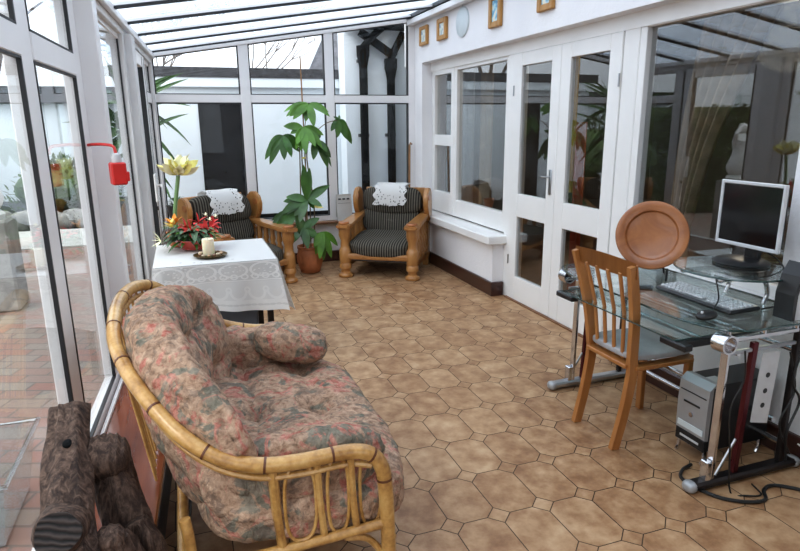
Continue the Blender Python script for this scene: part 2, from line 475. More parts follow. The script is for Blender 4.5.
# ================================================================== SETTING
YB = 6.586            # back wall plane
XR = 2.5              # house wall face
XF = 2.613            # door / window frame plane
def B(): return MB()
B().prism([(-.60, -1.3), (2.72, -1.3), (2.72, YB+.06), (-.24, YB+.06)], .08, None, (0, 0, 0), -.08).build('floor', floor_m, kind='structure')

# ---- house wall (right)
wr = struct('wall_right')
w = B().bb(XR, 2.78, -1.3, YB+.3, 2.125, 3.1)
w.build('wall_panel', plaster_m, wr)
B().bb(XR, 2.78, 6.34, YB+.06, 0, 2.125).build('wall_panel', plaster_m, wr)
B().bb(XR, 2.72, 4.65, 6.34, 0, .47).build('wall_panel', plaster_m, wr)
B().bb(XR, 2.72, -1.3, 3.00, 0, .615).build('wall_panel', plaster_m, wr)
B().bb(XR, 2.78, -1.3, 1.93, .615, 2.125).build('wall_panel', plaster_m, wr)
B().bb(2.43, 2.66, 4.60, 6.34, .47, .545, .008).build('trim_1', white_paint, kind='structure')
B().bb(2.45, 2.66, 1.93, 3.0, .615, .675, .008).build('trim_2', white_paint, kind='structure')
B().bb(2.478, XR+.005, 4.635, YB, 0, .125, .006).build('baseboard_right', skirt_m, kind='structure')
B().bb(2.478, XR+.1, 4.62, 4.652, 0, .125, .004).build('baseboard_right_return', skirt_m, kind='structure')
B().bb(2.478, XR+.005, -1.3, 3.005, 0, .125, .006).build('baseboard_right_near', skirt_m, kind='structure')
B().bb(XF-.01, 2.76, -1.3, 6.34, 2.036, 2.125).build('trim_3', white_paint, kind='structure')   # head of the frames
B().bb(XF-.005, 2.74, 4.56, 4.66, 0, 2.06, .004).build('trim_4', white_paint, kind='structure')
B().bb(XF-.005, 2.74, 3.115, 3.25, 0, 2.06, .004).build('trim_5', white_paint, kind='structure')
B().bb(XF-.03, 2.74, 3.24, 4.57, -.001, .012).build('trim_6', sillwood, kind='structure')

def framed(parent, x, th, y0, y1, z0, z1, st, mat, glassm, name='frame', top=None, bot=None, bars=()):
    """rectangular frame in a plane of constant x with its pane(s)"""
    top = top or st; bot = bot or st; f = B()
    f.bb(x, x+th, y0, y0+st, z0, z1, .004); f.bb(x, x+th, y1-st, y1, z0, z1, .004)
    f.bb(x+.001, x+th-.001, y0+st, y1-st, z1-top, z1, .003); f.bb(x+.001, x+th-.001, y0+st, y1-st, z0, z0+bot, .003)
    for za, zb in bars: f.bb(x+.001, x+th-.001, y0+st, y1-st, za, zb, .003)
    fo = f.build(name, mat, parent)
    cuts = [z0+bot]+[v for ab in bars for v in ab]+[z1-top]
    for i in range(0, len(cuts), 2):
        B().bb(x+th*.45, x+th*.45+.004, y0+st-.003, y1-st+.003, cuts[i]-.003, cuts[i+1]+.003).build('pane', glassm, parent)
    return fo
win = struct('window_1')                      # casement beside the corner and the wide pane
framed(win, XF, .07, 5.76, 6.33, .56, 2.06, .07, white_paint, house_glass, bot=.22, bars=((1.27, 1.38),))
framed(win, XF+.005, .07, 4.66, 5.76, .56, 2.06, .055, white_paint, house_glass, bot=.17)
win = struct('window_2')                      # wide window behind the desk
B().bb(XF, 2.74, 2.99, 3.12, 0, .675).build('panel', white_paint, win)
framed(win, XF, .08, 1.93, 3.115, .675, 2.06, .055, white_paint, house_glass, top=.03)
def leaf_door(n, y0, y1, handle):
    d = struct(n)
    framed(d, XF-.012, .045, y0, y1, .012, 2.035, .115, white_paint, house_glass, name='door_leaf', top=.10, bot=.205, bars=((.735, .925),))
    if handle:
        h = B().box((XF-.018, y0+.055, 1.06), (.008, .03, .19), bev=.003)
        h.tube([(XF-.02, y0+.055, 1.10), (XF-.045, y0+.055, 1.10), (XF-.052, y0+.065, 1.10), (XF-.052, y0+.12, 1.097)], .007, 8)
        h.build('door_handle', brushed, d, True)
    for zz in (.35, 1.75):
        B().tube([(XF-.016, y0+.004 if not handle else y1-.004, zz-.04), (XF-.016, y0+.004 if not handle else y1-.004, zz+.04)], .006, 8).build('hinge', brushed, d, True)
leaf_door('door_1', 3.905, 4.555, True)
leaf_door('door_2', 3.255, 3.9, False)

# ---- dim room beyond the house wall
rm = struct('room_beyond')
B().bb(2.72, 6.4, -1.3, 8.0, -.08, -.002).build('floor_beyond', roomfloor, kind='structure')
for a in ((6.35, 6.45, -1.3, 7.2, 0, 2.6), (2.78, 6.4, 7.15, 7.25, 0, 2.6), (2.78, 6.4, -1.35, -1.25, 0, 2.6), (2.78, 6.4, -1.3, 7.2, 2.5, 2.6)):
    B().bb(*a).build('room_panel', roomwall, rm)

# ---- back glazed wall
wb = struct('wall_back')
B().bb(-.33, XR, YB-.01, YB+.12, 0, .438).build('wall_panel', plaster_m, wb)
B().bb(-.30, XR-.03, YB-.10, YB+.02, .438, .463, .005).build('trim_7', sillwood, kind='structure')
B().bb(-.27, XR-.022, YB-.028, YB-.006, 0, .12, .004).build('baseboard_back', skirt_m, kind='structure')
def topz(x): return 2.135+.1595*(x+.20)
wx = [(-.25, .62), (.70, 1.50), (1.58, 2.44)]
posts = [(-.30, -.19), (.615, .715), (1.49, 1.585), (2.425, 2.505)]
for i, (a, b) in enumerate(posts):
    f = B(); f.bb(a, b, YB-.03, YB+.05, .463, topz((a+b)/2)+.05, .004); f.build('post', white_frame, wb)
hd = B()
hd.bar((-.30, YB+.01, topz(-.30)+.055), (2.51, YB+.01, topz(2.51)+.055), .105, .09, .004, up=(0, 1, 0)); hd.build('head_rail', white_frame, wb)
for i in range(3):
    a = posts[i][1]; b = posts[i+1][0]
    wn_ = struct('window_%d' % (i+3))
    f = B(); f.bb(a-.01, b+.01, YB-.025, YB+.045, .462, .522, .004); f.bb(a-.01, b+.01, YB-.025, YB+.045, 1.72, 1.80, .004)
    f.build('frame', white_frame, wn_)
    g = B(); t = .011
    for za, zb, zc in ((.522, 1.72, 1.72), (1.80, topz(a)+.003, topz(b)+.003)):
        g.bb(a, a+t, YB-.026, YB+.02, za, zb); g.bb(b-t, b, YB-.026, YB+.02, za, zc)
        g.bb(a, b, YB-.026, YB+.02, za, za+t*.6)
        if zb == zc: g.bb(a, b, YB-.026, YB+.02, zb-t, zb)
        else: g.bar((a, YB-.003, zb-.002), (b, YB-.003, zc-.002), .010, .046, up=(0, 1, 0))
    g.build('gasket', gasket, wn_)
    B().bb(a, b, YB+.008, YB+.012, .522, 1.72).build('pane', pane_glass, wn_)
    p = B(); p.prism([(a, 1.80), (b, 1.80), (b, topz(b)+.02), (a, topz(a)+.02)], .004, Matrix(((1, 0, 0), (0, 0, -1), (0, 1, 0))), (0, YB+.012, 0)); p.build('pane', pane_glass, wn_)

# ---- left glazed wall (slightly splayed): local frame u = distance from back corner, n = inwards
LD = Vector((-.048, -1, 0)).normalized(); LN = Vector((1, -.048, 0)).normalized(); LO = Vector((-.225, YB, 0))
LM = Matrix((LD, LN, Vector((0, 0, 1)))).transposed()
def lbox(mb, u0, u1, n0, n1, z0, z1, bev=.004):
    c = LO+LD*(u0+u1)/2+LN*(n0+n1)/2; c.z = (z0+z1)/2
    return mb.box(c, (abs(u1-u0), abs(n1-n0), z1-z0), LM, bev)
def uy(y): return (YB-y)*1.00115
def LP(y, n, z): return LO+LD*uy(y)+LN*n+Vector((0, 0, z))
wl = struct('wall_left')
lbox(B(), uy(3.25), uy(-1.3), -.06, -.02, 0, .27).build('wall_panel', plaster_m, wl)
lbox(B(), uy(3.18), uy(.3), -.02, .275, .262, .292, .006).build('trim_8', board_m, kind='structure')
lbox(B(), uy(3.18), uy(.3), .215, .25, 0.0, .262, .004).build('trim_9', blackout, kind='structure')
lbox(B(), uy(3.10), uy(.3), .30, .34, 0.0, .02, .004).build('trim_10', blackout, kind='structure')
sl = B(); lbox(sl, uy(3.10), uy(-1.3), -.05, .005, .27, .33); lbox(sl, uy(3.10), uy(.3), .012, .028, .285, .305, .002); sl.build('sill_rail', white_frame, wl)
# eaves beam
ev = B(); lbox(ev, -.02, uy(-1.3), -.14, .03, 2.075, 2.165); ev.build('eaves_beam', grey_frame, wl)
ev = B(); lbox(ev, 0, uy(-1.3), .03, .06, 2.12, 2.17); ev.build('eaves_trim', white_frame, wl)
# posts
for y0, y1, n0, n1 in ((3.02, 3.16, -.05, .0), (3.16, 3.26, -.05, .078), (2.22, 2.36, -.05, .0), (4.52, 4.60, -.05, .03), (4.60, 4.78, -.05, .075), (5.82, 5.95, -.05, .02), (6.50, 6.60, -.05, .03)):
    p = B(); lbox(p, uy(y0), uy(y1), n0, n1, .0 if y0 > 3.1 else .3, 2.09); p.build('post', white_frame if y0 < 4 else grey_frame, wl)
# near bays with mid rail
def lbay(n, y0, y1, z0, rail, gm, z1=2.075, dp=.006):
    wn_ = struct(n); f = B(); hole = []
    if rail:
        lbox(f, uy(y0), uy(y1), -.04, .004, 1.71, 1.80); hole = [(z0, 1.71), (1.80, z1)]
    else: hole = [(z0, z1)]
    lbox(f, uy(y0), uy(y1), -.04, .004, z1-.03, z1+.004)
    f.build('frame', white_frame, wn_)
    g = B(); t = .012
    for a, b in hole:
        lbox(g, uy(y0), uy(y0+t), -dp-.006, .0015, a, b, 0); lbox(g, uy(y1-t), uy(y1), -dp-.006, .0015, a, b, 0)
        lbox(g, uy(y0), uy(y1), -dp-.006, .0015, a, a+.008, 0); lbox(g, uy(y0), uy(y1), -dp-.006, .0015, b-.008, b, 0)
    g.build('gasket', gasket, wn_)
    for a, b in hole:
        p = B(); lbox(p, uy(y0), uy(y1), -dp-.004, -dp, a, b, 0); p.build('pane', gm, wn_)
lbay('window_6', 2.36, 3.02, .33, True, left_glass)
lbay('window_7', .95, 2.22, .33, True, left_glass)
lbay('window_8', -.35, .88, .33, True, left_glass)
p = B(); lbox(p, uy(.88), uy(.95), -.05, 0, .3, 2.09); p.build('post', white_frame, wl)
p = B(); lbox(p, uy(-1.3), uy(-.35), -.05, 0, .3, 2.09); p.build('post', white_frame, wl)
lbay('window_9', 3.26, 4.52, .10, False, left_glass, dp=.003)
p = B(); lbox(p, uy(3.26), uy(4.6), -.05, .02, 0, .10); p.build('threshold', white_frame, wl)
# hinged door at the far end of the left wall
dl = struct('door_3'); f = B()
lbox(f, uy(4.80), uy(4.90), -.02, .025, .03, 2.07); lbox(f, uy(5.68), uy(5.80), -.02, .025, .03, 2.07)
lbox(f, uy(4.90), uy(5.68), -.02, .024, .03, .2); lbox(f, uy(4.90), uy(5.68), -.02, .024, 1.97, 2.07); f.build('door_leaf', white_frame, dl)
g = B()
for a, b in ((4.90, 4.915), (5.665, 5.68), (5.80, 5.82), (4.78, 4.80)): lbox(g, uy(a), uy(b), -.02, .026, .05, 2.05, 0)
g.build('gasket', gasket, dl)
p = B(); lbox(p, uy(4.90), uy(5.68), 0, .004, .2, 1.97, 0); p.build('pane', left_glass, dl)
h = B(); lbox(h, uy(5.62), uy(5.74), .026, .04, .86, 1.10, .004); h.tube([LP(5.70, .035, 1.0), LP(5.70, .08, 1.0), LP(5.58, .085, 1.0)], .009, 8); h.build('door_handle', white_paint, dl)
h = B(); h.tube([LP(5.70, .02, .80), LP(5.70, .034, .80)], .018, 12); h.build('lock', blackp, dl)
lbay('window_10', 5.95, 6.50, .49, True, left_glass, dp=.004)
p = B(); lbox(p, uy(5.95), uy(6.55), -.12, 0, 0, .49); p.build('wall_panel', plaster_m, wl)

# ---- wall behind the photographer
wf = struct('wall_front')
for a in ((-.75, 2.6, -1.4, -1.3, 0, .9), (-.75, -.4, -1.4, -1.3, .9, 2.2), (.9, 2.6, -1.4, -1.3, .9, 2.6), (-.75, 2.6, -1.4, -1.3, 2.1, 2.6)):
    B().bb(*a).build('wall_panel', plaster_m, wf)

# ---- glazed roof
def rz_(x): return 2.165+.1595*(x+.25)
ce = struct('ceiling')
ys = [6.44-.6*i for i in range(0, 13)]
X0, X1 = -.62, 2.52
prev = YB+.1
for y in ys+[-1.3]:
    if y < .1: continue
    p = B(); a = y+.02; b = prev-.02
    p.bar((X0, (a+b)/2, rz_(X0)+.035), (X1, (a+b)/2, rz_(X1)+.035), .012, abs(b-a)+.06, up=(0, 1, 0)).build('roof_panel', roof_m, ce)
    prev = y
for y in ys:
    x0 = -.225-.048*(YB-y)-.03
    f = B(); f.bar((x0, y, rz_(x0)+.010), (X1-.08, y, rz_(X1-.08)+.010), .022, .050, .002, up=(0, 1, 0)); rf = f.build('rafter', white_frame, ce)
    g = B(); g.bar((x0+.01, y-.022, rz_(x0)-.004), (X1-.08, y-.022, rz_(X1-.08)-.004), .014, .016, up=(0, 1, 0))
    g.bar((x0+.01, y+.024, rz_(x0)-.003), (X1-.08, y+.024, rz_(X1-.08)-.003), .010, .008, up=(0, 1, 0)); g.build('gasket', gasket, rf)
B().bar((X0, -.53, rz_(X0)+.035), (X1, -.53, rz_(X1)+.035), .04, 1.6, up=(0, 1, 0)).build('shade_panel', plaster_m, ce)  # unseen opaque roof section over the camera, added to darken the near end
B().bar((2.445, -1.3, rz_(2.445)-.045), (2.445, YB, rz_(2.445)-.045), .07, .055, .004).build('trim_11', white_frame, kind='structure')
B().bb(2.40, 2.52, -1.3, YB, rz_(2.44)-.008, rz_(2.44)+.028).build('trim_12', blackout, kind='structure')

# ================================================================== OUTSIDE
B().prism([(-14, -3), (-.62, -3), (-.66, -1.3), (-.28, YB+.12), (-.28, 9.2), (-14, 9.2)], .04, None, (0, 0, 0), -.14).build('ground_paving', brick_m, kind='structure')
B().bb(-.28, 6, YB+.12, 9.2, -.14, -.10).build('ground_paving_back', brick_m, kind='structure')
B().bb(-14, 6, 9.2, 10.8, -.14, -.085).build('ground_path', concrete, kind='structure')
B().bb(-30, 20, 10.8, 40, -.16, -.11).build('ground_garden', roofedge, kind='structure')
# white outbuilding with flat roof behind the back windows
ob = thing('outbuilding', 'long low white rendered outbuilding with flat dark roof behind the back windows', 'building', (.4, 8.2, -.1))
B().bb(-.6, 2.3, 8.0, 8.15, -.1, 2.02).build('wall', outwall, ob, world=True)
B().bb(-.62, 2.1, 7.97, 8.02, -.1, .375).build('plinth', matteblack, ob, world=True)
B().bb(-.64, 2.1, 7.94, 8.16, 1.95, 2.06).build('fascia', outwall, ob, world=True)
B().bb(-.70, 2.1, 7.93, 10.5, 2.06, 2.175).build('roof', roofedge, ob, world=True)
B().bb(-.6, -.5, 8.15, 10.4, -.1, 2.05).build('wall', outwall, ob, world=True)
dw = B().bb(.235, .80, 7.985, 8.0, .25, 1.76).build('window', matteblack, ob, world=True)
B().bb(.27, .765, 7.978, 7.984, .28, 1.72).build('pane', plain('dark_pane', (.012, .013, .015), .25, var=.6, scale=6, spec=.25), dw, world=False)
dw.children[0].location = -Vector((.4, 8.2, -.1)) + dw.location
# tall wing of the house on the right with drain pipes
wg = thing('house_wing', 'tall white rendered wing of the house at right behind the back windows', 'building', (3.2, 8.3, -.1))
B().bb(1.98, 5.5, 7.62, 7.92, -.1, 4.2).build('wall', outwall, wg, world=True)
B().bb(1.97, 5.5, 7.60, 7.62, -.1, .36).build('plinth', matteblack, wg, world=True)
def pipe(x, ztop, label, ox):
    t = thing('drain_pipe', label, 'drain pipe', (x, 7.515, -.1), 0, 'black drain pipes')
    B().tube([(x, 7.515, -.1), (x, 7.515, ztop)], .052, 12).build('pipe', matteblack, t, True, world=True)
    h = B().lathe([(.052, -.12), (.072, -.02), (.08, .0), (.082, .12)], 12, (x, 7.515, ztop)); h.build('hopper', matteblack, t, True, world=True)
    for z in (1.36, 2.25): B().box((x, 7.56, z), (.13, .07, .04), bev=.005).build('bracket', blackp, t, world=True)
    B().tube([(x, 7.515, ztop+.1), (x+ox*.3, 7.5, ztop+.22), (x+ox, 7.5, ztop+.42)], .045, 10).build('gutter', matteblack, t, True, world=True)
pipe(2.19, 2.30, 'thicker black drain pipe on the white wall, left of the two', .35)
pipe(2.545, 2.16, 'black drain pipe with funnel head on the white wall, right of the two', .16)
gb = B(); gb.bb(1.98, 3.4, 7.35, 7.6, 2.62, 2.72); gb.bar((2.15, 7.5, 2.58), (2.60, 7.5, 2.30), .05, .09); tag(gb.build('roof_gutter', matteblack), 'dark gutter angled between the two drain pipes under the eaves', 'gutter')
# neighbouring roof
nb = thing('neighbour_house', 'grey slate roof with white bargeboard beyond the outbuilding', 'building', (4.2, 15, -.1))
q = [at(*v, 14.5) for v in ((307, 72), (325, 30), (352, 22), (352, 72))]
slate_m = plain('blue_grey_slate', (.22, .22, .24), .7, var=.3, scale=6)
p = B(); p.prism([(v.x, v.z) for v in q], .1, Matrix(((1, 0, 0), (0, 0, -1), (0, 1, 0))), (0, 14.6, 0)); p.build('roof', slate_m, nb, world=True)
B().bar((q[0].x-.05, 14.45, q[0].z), (q[1].x-.05, 14.45, q[1].z), .10, .06, up=(0, 1, 0)).build('bargeboard', outwall, nb, world=True)
B().bb(q[0].x+.05, 7, 14.7, 17, -.1, q[0].z+.1).build('wall', outwall, nb, world=True)
# trees
def tree(name, x, y, h, seed, label, spread=.55, depth=6, r0=.09, group=None):
    rr = random.Random(seed); mb = B()
    def br(p, d, L, r, k):
        n = 3; pts = [p]
        for i in range(n):
            d = (d+Vector((rr.uniform(-.16, .16), rr.uniform(-.16, .16), rr.uniform(-.02, .10)))).normalized(); p = p+d*(L/n); pts.append(p)
        mb.tube(pts, [max(.006, r*(1-.12*i)) for i in range(n+1)], 3 if k < 4 else 6)
        if k:
            for _ in range(3 if k > 2 else 2):
                e = (d+Vector((rr.uniform(-1, 1), rr.uniform(-1, 1), rr.uniform(-.3, .6)))*spread*1.3).normalized(); br(p, e, L*rr.uniform(.62, .85), r*.58, k-1)
    br(Vector((x, y, -.1)), Vector((0, 0, 1)), h*.34, r0, depth)
    o = mb.build(name, bark_m); return tag(o, label, 'tree', group)
tree('bare_tree', .15, 16.0, 5.0, 3, 'leafless tree above the flat roof at the left of the back windows', r0=.06, depth=7)
tree('bare_tree', 1.6, 17.5, 5.2, 5, 'leafless tree above the flat roof, in the middle of the back windows', r0=.06, depth=7)
tree('bare_tree', -4.4, 18.5, 7.0, 8, 'tall leafless tree seen through the left side windows', r0=.12)
# hedge, rockery and boundary on the left
def bush(x, y, r, h, seed, label, mat=bush_m, group=None):
    rr = random.Random(seed); mb = B()
    for i in range(700):
        a = rr.uniform(0, 2*PI); ph = rr.uniform(0, PI/2); k = rr.uniform(.75, 1.02)
        d = Vector((math.cos(a)*math.cos(ph), math.sin(a)*math.cos(ph), math.sin(ph)))
        p = Vector((x+d.x*r*k, y+d.y*r*k, -.1+d.z*h*k)); mb.leaf(p, d+Vector((rr.uniform(-.6, .6),)*3), rr.uniform(.08, .16), .07, .5, n=3)
    mb.blob((x, y, -.1+h*.42), (r*1.6, r*1.6, h*.84), 2.2, 5)
    return tag(mb.build('garden_shrub', mat), label, 'shrub', group)
bush(-4.9, 13.6, 1.3, 1.7, 11, 'rounded dark shrub at the left edge beyond the paving')
bush(-2.2, 13.5, 1.1, 1.0, 12, 'low shrub in the middle of the garden bed beyond the paving')
bush(-8.4, 11.0, 1.5, 2.2, 14, 'tall shrub at the far left of the garden, reflected in the wide window')
bush(-3.6, 6.6, .45, .75, 17, 'low yellowish green shrub behind the garden statue', leafl)
rk = B()
for i in range(16):
    a = R.uniform(-4.2, -1.2); rk.blob((a, R.uniform(11.0, 11.8), -.02), (R.uniform(.3, .7), R.uniform(.3, .5), R.uniform(.2, .45)), 2.6, 4, (0, 0, R.uniform(0, 3)))
tag(rk.build('rockery', stone_m, smooth=True), 'bank of grey rockery stones along the far edge of the paving', 'rockery', kind='stuff')
bw = thing('boundary_building', 'white garage with grey roof beyond the garden on the left', 'building', (-3, 16, -.1))
B().bb(-9, -1.2, 15.6, 18, -.1, 2.0).build('wall', outwall, bw, world=True)
B().bb(-9.2, -1.0, 15.4, 18, 2.0, 2.35).build('roof', roofedge, bw, world=True)
hg = B(); rr = random.Random(31)
for i in range(2600):
    k = rr.random(); p = Vector((-2.45-1.75*k, 9.25-.45*k-.3, -.1))+Vector((rr.uniform(-.1, .1), rr.choice((-.27, -.22, -.30)), rr.uniform(0, 1.85))); hg.leaf(p, (rr.uniform(-.6, .6), -1, rr.uniform(-.5, .8)), rr.uniform(.07, .13), .06, .5, n=3)
hg.bar((-2.4, 9.0, .82), (-4.25, 8.55, .82), 1.82, .40, up=(0, 1, 0))
tag(hg.build('garden_hedge', bush_m), 'clipped dark garden hedge beside the white screen wall, reflected in the wide window', 'hedge')
gw = B(); gw.bb(-8.5, -4.35, 8.7, 8.85, -.1, 1.95); tag(gw.build('garden_screen', outwall), 'white rendered garden screen wall behind the statue', 'wall')
# statue
st = thing('garden_statue', 'white classical garden statue on a dark plinth, reflected in the wide window', 'statue', (-1.66, 6.2, -.1))
B().bb(-1.84, -1.48, 6.02, 6.38, -.1, .72, .02).build('plinth', stone_m, st, world=True)
sb = B(); sb.lathe([(.13, .70), (.14, .76), (.10, .80), (.13, .84), (.15, .9), (.11, 1.02), (.085, 1.10), (.10, 1.18), (.115, 1.24), (.06, 1.31), (.035, 1.34)], 14, (-1.66, 6.2, 0))
sb.blob((-1.66, 6.2, 1.40), (.11, .12, .14), 2.1, 5); sb.tube([(-1.76, 6.2, 1.24), (-1.81, 6.13, 1.12), (-1.71, 6.08, 1.05)], [.032, .028, .022], 8); sb.tube([(-1.56, 6.2, 1.24), (-1.51, 6.15, 1.34), (-1.59, 6.15, 1.42)], [.032, .028, .022], 8)
sb.build('figure', statue_m, st, True, world=True)
# cordyline outside the back left corner
cb_ = B(); rr = random.Random(21); base = Vector((-.48, 7.15, 1.50))
for i in range(46):
    a = rr.uniform(0, 2*PI); e = rr.uniform(-.9, 1.1)
    cb_.leaf(base+Vector((0, 0, rr.uniform(-.25, .25))), (math.cos(a)*math.cos(e), math.sin(a)*math.cos(e), math.sin(e)), rr.uniform(.5, .8), .05, rr.uniform(.3, 1.2), n=7, face=(rr.uniform(-.4, .4), -1, .3))
pl = thing('cordyline', 'spiky palm with narrow leaves outside the back left corner', 'palm', (-.62, 7.35, -.1))
cb_.build('leaves', leafg, pl, world=True); B().tube([(-.50, 7.25, -.1), (-.49, 7.25, .7), (-.50, 7.25, 1.55)], [.06, .05, .045], 10).build('trunk', bark_m, pl, True, world=True)

# things inside the dim room, seen through the glass
def curtain(x, y0, y1, z0, z1, mat, label, waist=None, group=None):
    mb = B(); n = int(abs(y1-y0)/.012)
    def f(u, v):
        z = z0+(z1-z0)*v; k = 1.0
        if waist: k = 1-waist*math.exp(-((v-.35)/.25)**2)
        y = y1+(y0-y1)*u*k if waist else y0+(y1-y0)*u
        return Vector((x+.03*math.sin(u*PI*2*abs(y1-y0)/.10), y, z))
    mb.grid(f, max(24, n), 10); return tag(mb.build('curtain', mat, smooth='all'), label, 'curtain', group)
curtain(2.88, 4.28, 4.42, .03, 2.1, curt_grey, 'grey net curtain behind the left glazed door')
curtain(2.90, 4.12, 4.24, .95, 2.1, curt_gold, 'gold curtain behind the left glazed door')
curtain(2.93, 4.02, 4.12, .03, 1.5, curt_red, 'dark red curtain behind the left glazed door')
curtain(2.90, 5.50, 5.68, .5, 2.1, curt_beige, 'beige curtain behind the wide pane near the corner')
curtain(2.92, 5.95, 6.25, .5, 2.1, curt_grey, 'pale net curtain behind the small casement')
cb2 = B()
def cf(u, v):
    z = .55+1.58*v; return Vector((2.90+.035*math.sin(u*PI*11), 3.06-(.14+.46*max(0, v-.15)**1.3)*u-.02-.30*max(0, v-.45)**1.5, z))
cb2.grid(cf, 60, 14); tag(cb2.build('curtain', curt_beige, smooth='all'), 'beige tied-back curtain behind the wide window by the desk', 'curtain')
il = bpy.data.lights.new('room_fill_light', 'POINT'); il.energy = 38; il.color = (1, .85, .65); il.shadow_soft_size = .25  # added fill light, no visible fixture; brightens the curtains and dim room
ilo = bpy.data.objects.new('room_fill_light', il); COL.objects.link(ilo); ilo.location = (4.4, 3.6, 2.1)
pt = B().lathe([(.035, 0), (.05, .06), (.055, .075), (.05, .08)], 14, (2.725, 5.17, .72)); 
tag(pt.build('small_pot', terracotta, smooth=True), 'small terracotta pot on the inner sill of the wide pane', 'pot')

# ================================================================== CANE SOFA
so_ = thing('cane_sofa', 'two-seater cane sofa with tufted floral cushions along the left windows', 'sofa', (.2, 2.15, 0))
def C_(mb, name, mat=cane_m, sm=True, kind=None): return mb.build(name, mat, so_, sm, kind, world=True)
# top rail: one bent pole from the near front foot round the back to the far front foot
rail = [(.495, 1.53, .02), (.492, 1.53, .25), (.485, 1.53, .44), (.475, 1.535, .515), (.44, 1.54, .562), (.372, 1.55, .574), (.238, 1.55, .572), (.123, 1.562, .577), (.02, 1.60, .602), (-.07, 1.655, .655), (-.151, 1.755, .725), (-.213, 1.883, .78), (-.255, 2.03, .82), (-.270, 2.18, .85), (-.268, 2.37, .87), (-.235, 2.55, .875), (-.17, 2.66, .85), (-.07, 2.73, .76), (.06, 2.76, .64), (.22, 2.78, .575), (.38, 2.78, .555), (.46, 2.78, .51), (.50, 2.78, .42), (.51, 2.78, .25), (.51, 2.78, .02)]
rp_ = smooth_path(rail, 6)
trail = C_(B().tube(rp_, .023, 12), 'top_rail')
for i in range(5, len(rp_)-4, 9):
    a, b = rp_[i], rp_[i+1]; d = (b-a).normalized()*.0035
    B().tube([a-d, a+d], .0243, 12).build('joint', cane_dark, trail, True, world=True)
C_(B().tube([p+Vector((.006, .0, -.040)) for p in smooth_path(rail[4:18], 6)], .010, 8), 'under_rail')
# legs at the back and the frame rails
for p in (((-.075, 1.585, .02), (-.075, 1.585, .2), (-.077, 1.588, .36), (-.085, 1.60, .43)), ((-.10, 2.70, .02), (-.10, 2.70, .30), (-.13, 2.68, .55), (-.20, 2.60, .83))):
    C_(B().tube(smooth_path(p, 5), .0165, 10), 'leg')
C_(B().tube(smooth_path([(-.10, 1.60, .27), (.05, 1.565, .285), (.28, 1.55, .30), (.49, 1.53, .325)], 6), .016, 10), 'side_rail')
C_(B().tube(smooth_path([(-.10, 2.72, .29), (.1, 2.76, .29), (.51, 2.78, .31)], 6), .016, 10), 'side_rail')
C_(B().tube([(.50, 1.53, .27), (.51, 2.78, .27)], .018, 10), 'front_rail')
C_(B().tube([(-.10, 1.60, .29), (-.10, 2.72, .29)], .018, 10), 'back_rail')
C_(B().tube(smooth_path([(.49, 1.53, .08), (.475, 1.535, .20), (.43, 1.54, .275), (.36, 1.545, .295)], 5), .011, 8), 'bracket')
C_(B().tube(smooth_path([(-.10, 1.62, .08), (-.06, 1.61, .19), (0, 1.585, .255), (.08, 1.57, .28)], 5), .012, 8), 'bracket')
# near arm uprights and oval loops
ups = [(.165, 1.56), (.290, 1.552), (.388, 1.545)]
for i, (x, y) in enumerate(ups): C_(B().tube([(x+.012, y, .29), (x, y, .43), (x-.004, y, .57)], .0150 if i == 0 else .0115, 8), 'upright')
for a, b in ((.165, .29), (.29, .388), (.388, .488)):
    cx = (a+b)/2; rx = (b-a)/2-.017; y = 1.55
    pts = []
    for k in range(28):
        t = 2*PI*k/28; c, s = math.cos(t), math.sin(t)
        pts.append((cx+rx*(abs(c)**.7)*(1 if c > 0 else -1)+.006, y, .437+.122*(abs(s)**.75)*(1 if s > 0 else -1)))
    C_(B().tube(pts, .0055, 6, closed=True), 'oval_loop')
# thin vertical spindles of the curved back (seen at the far end)
for i in range(13):
    a = rp_[73+i*2]; C_(B().tube([a, (a.x*.55-.04, a.y*.97+.03, .32)], .0052, 6), 'spindle')
# cushions
def wrinkle(seed, amp):
    o = Vector((seed*3.1, seed*1.7, 0))
    def f(p): return amp*noise.fractal(Vector((p[0]*9, p[1]*6, p[2]*9))+o, .7, 2.1, 4)
    return f
def cush(name, c, d, rot, p, n, seed, tuft=(), amp=.012, extra=None):
    M = Euler(rot).to_matrix(); wr_ = wrinkle(seed, amp)
    def fn(u, w):
        q = w.copy()
        if extra: q = extra(u, q)
        k = 1+wr_(w)/max(.05, w.length)
        for (tx, ty, rad, dep) in tuft:
            r2 = ((w.x-tx)**2+(w.y-ty)**2)/(rad*rad)
            g = math.exp(-r2)*dep; g += .35*dep*math.exp(-abs(w.x-tx)/.018)*math.exp(-((w.y-ty)/.22)**2)+.3*dep*math.exp(-abs(w.y-ty)/.018)*math.exp(-((w.x-tx)/.2)**2)
            q.z -= (g if w.z > 0 else -g*.3)
        return q*k
    mb = B(); mb.blob(c, d, p, int(n*1.4), M, fn); return C_(mb, name, floral_m, 'all')
tf = [(x, y, .06, .058) for x in (-.12, .12) for y in (-.38, 0, .38)]
cush('seat_cushion', (.285, 2.14, .372), (.69, 1.18, .205), (0, R_(3), 0), 4.2, 30, 1, tf, extra=lambda u, q: Vector((q.x, q.y, q.z-.05*max(0, u.x)**2*0)))
# back cushion leans against the curved rail; its ends wrap forward
def wrap(u, q):
    q = q.copy(); k = u.y
    q.z += .20*max(0, abs(k)-.30)**1.6
    if q.x < 0: q.z += 0
    q.x -= .11*max(0, -k-.2)**1.5 if False else 0
    return q
def backfn(u, q):
    q = q.copy(); k = u.y
    q.z += .17*abs(k)**2.4                       # wraps forward
    q.x *= 1-.20*max(0, -k)**2-.06*max(0, k)**2
    q.x += .10*max(0, -k)**2*(1 if q.x < 0 else .9)
    return q
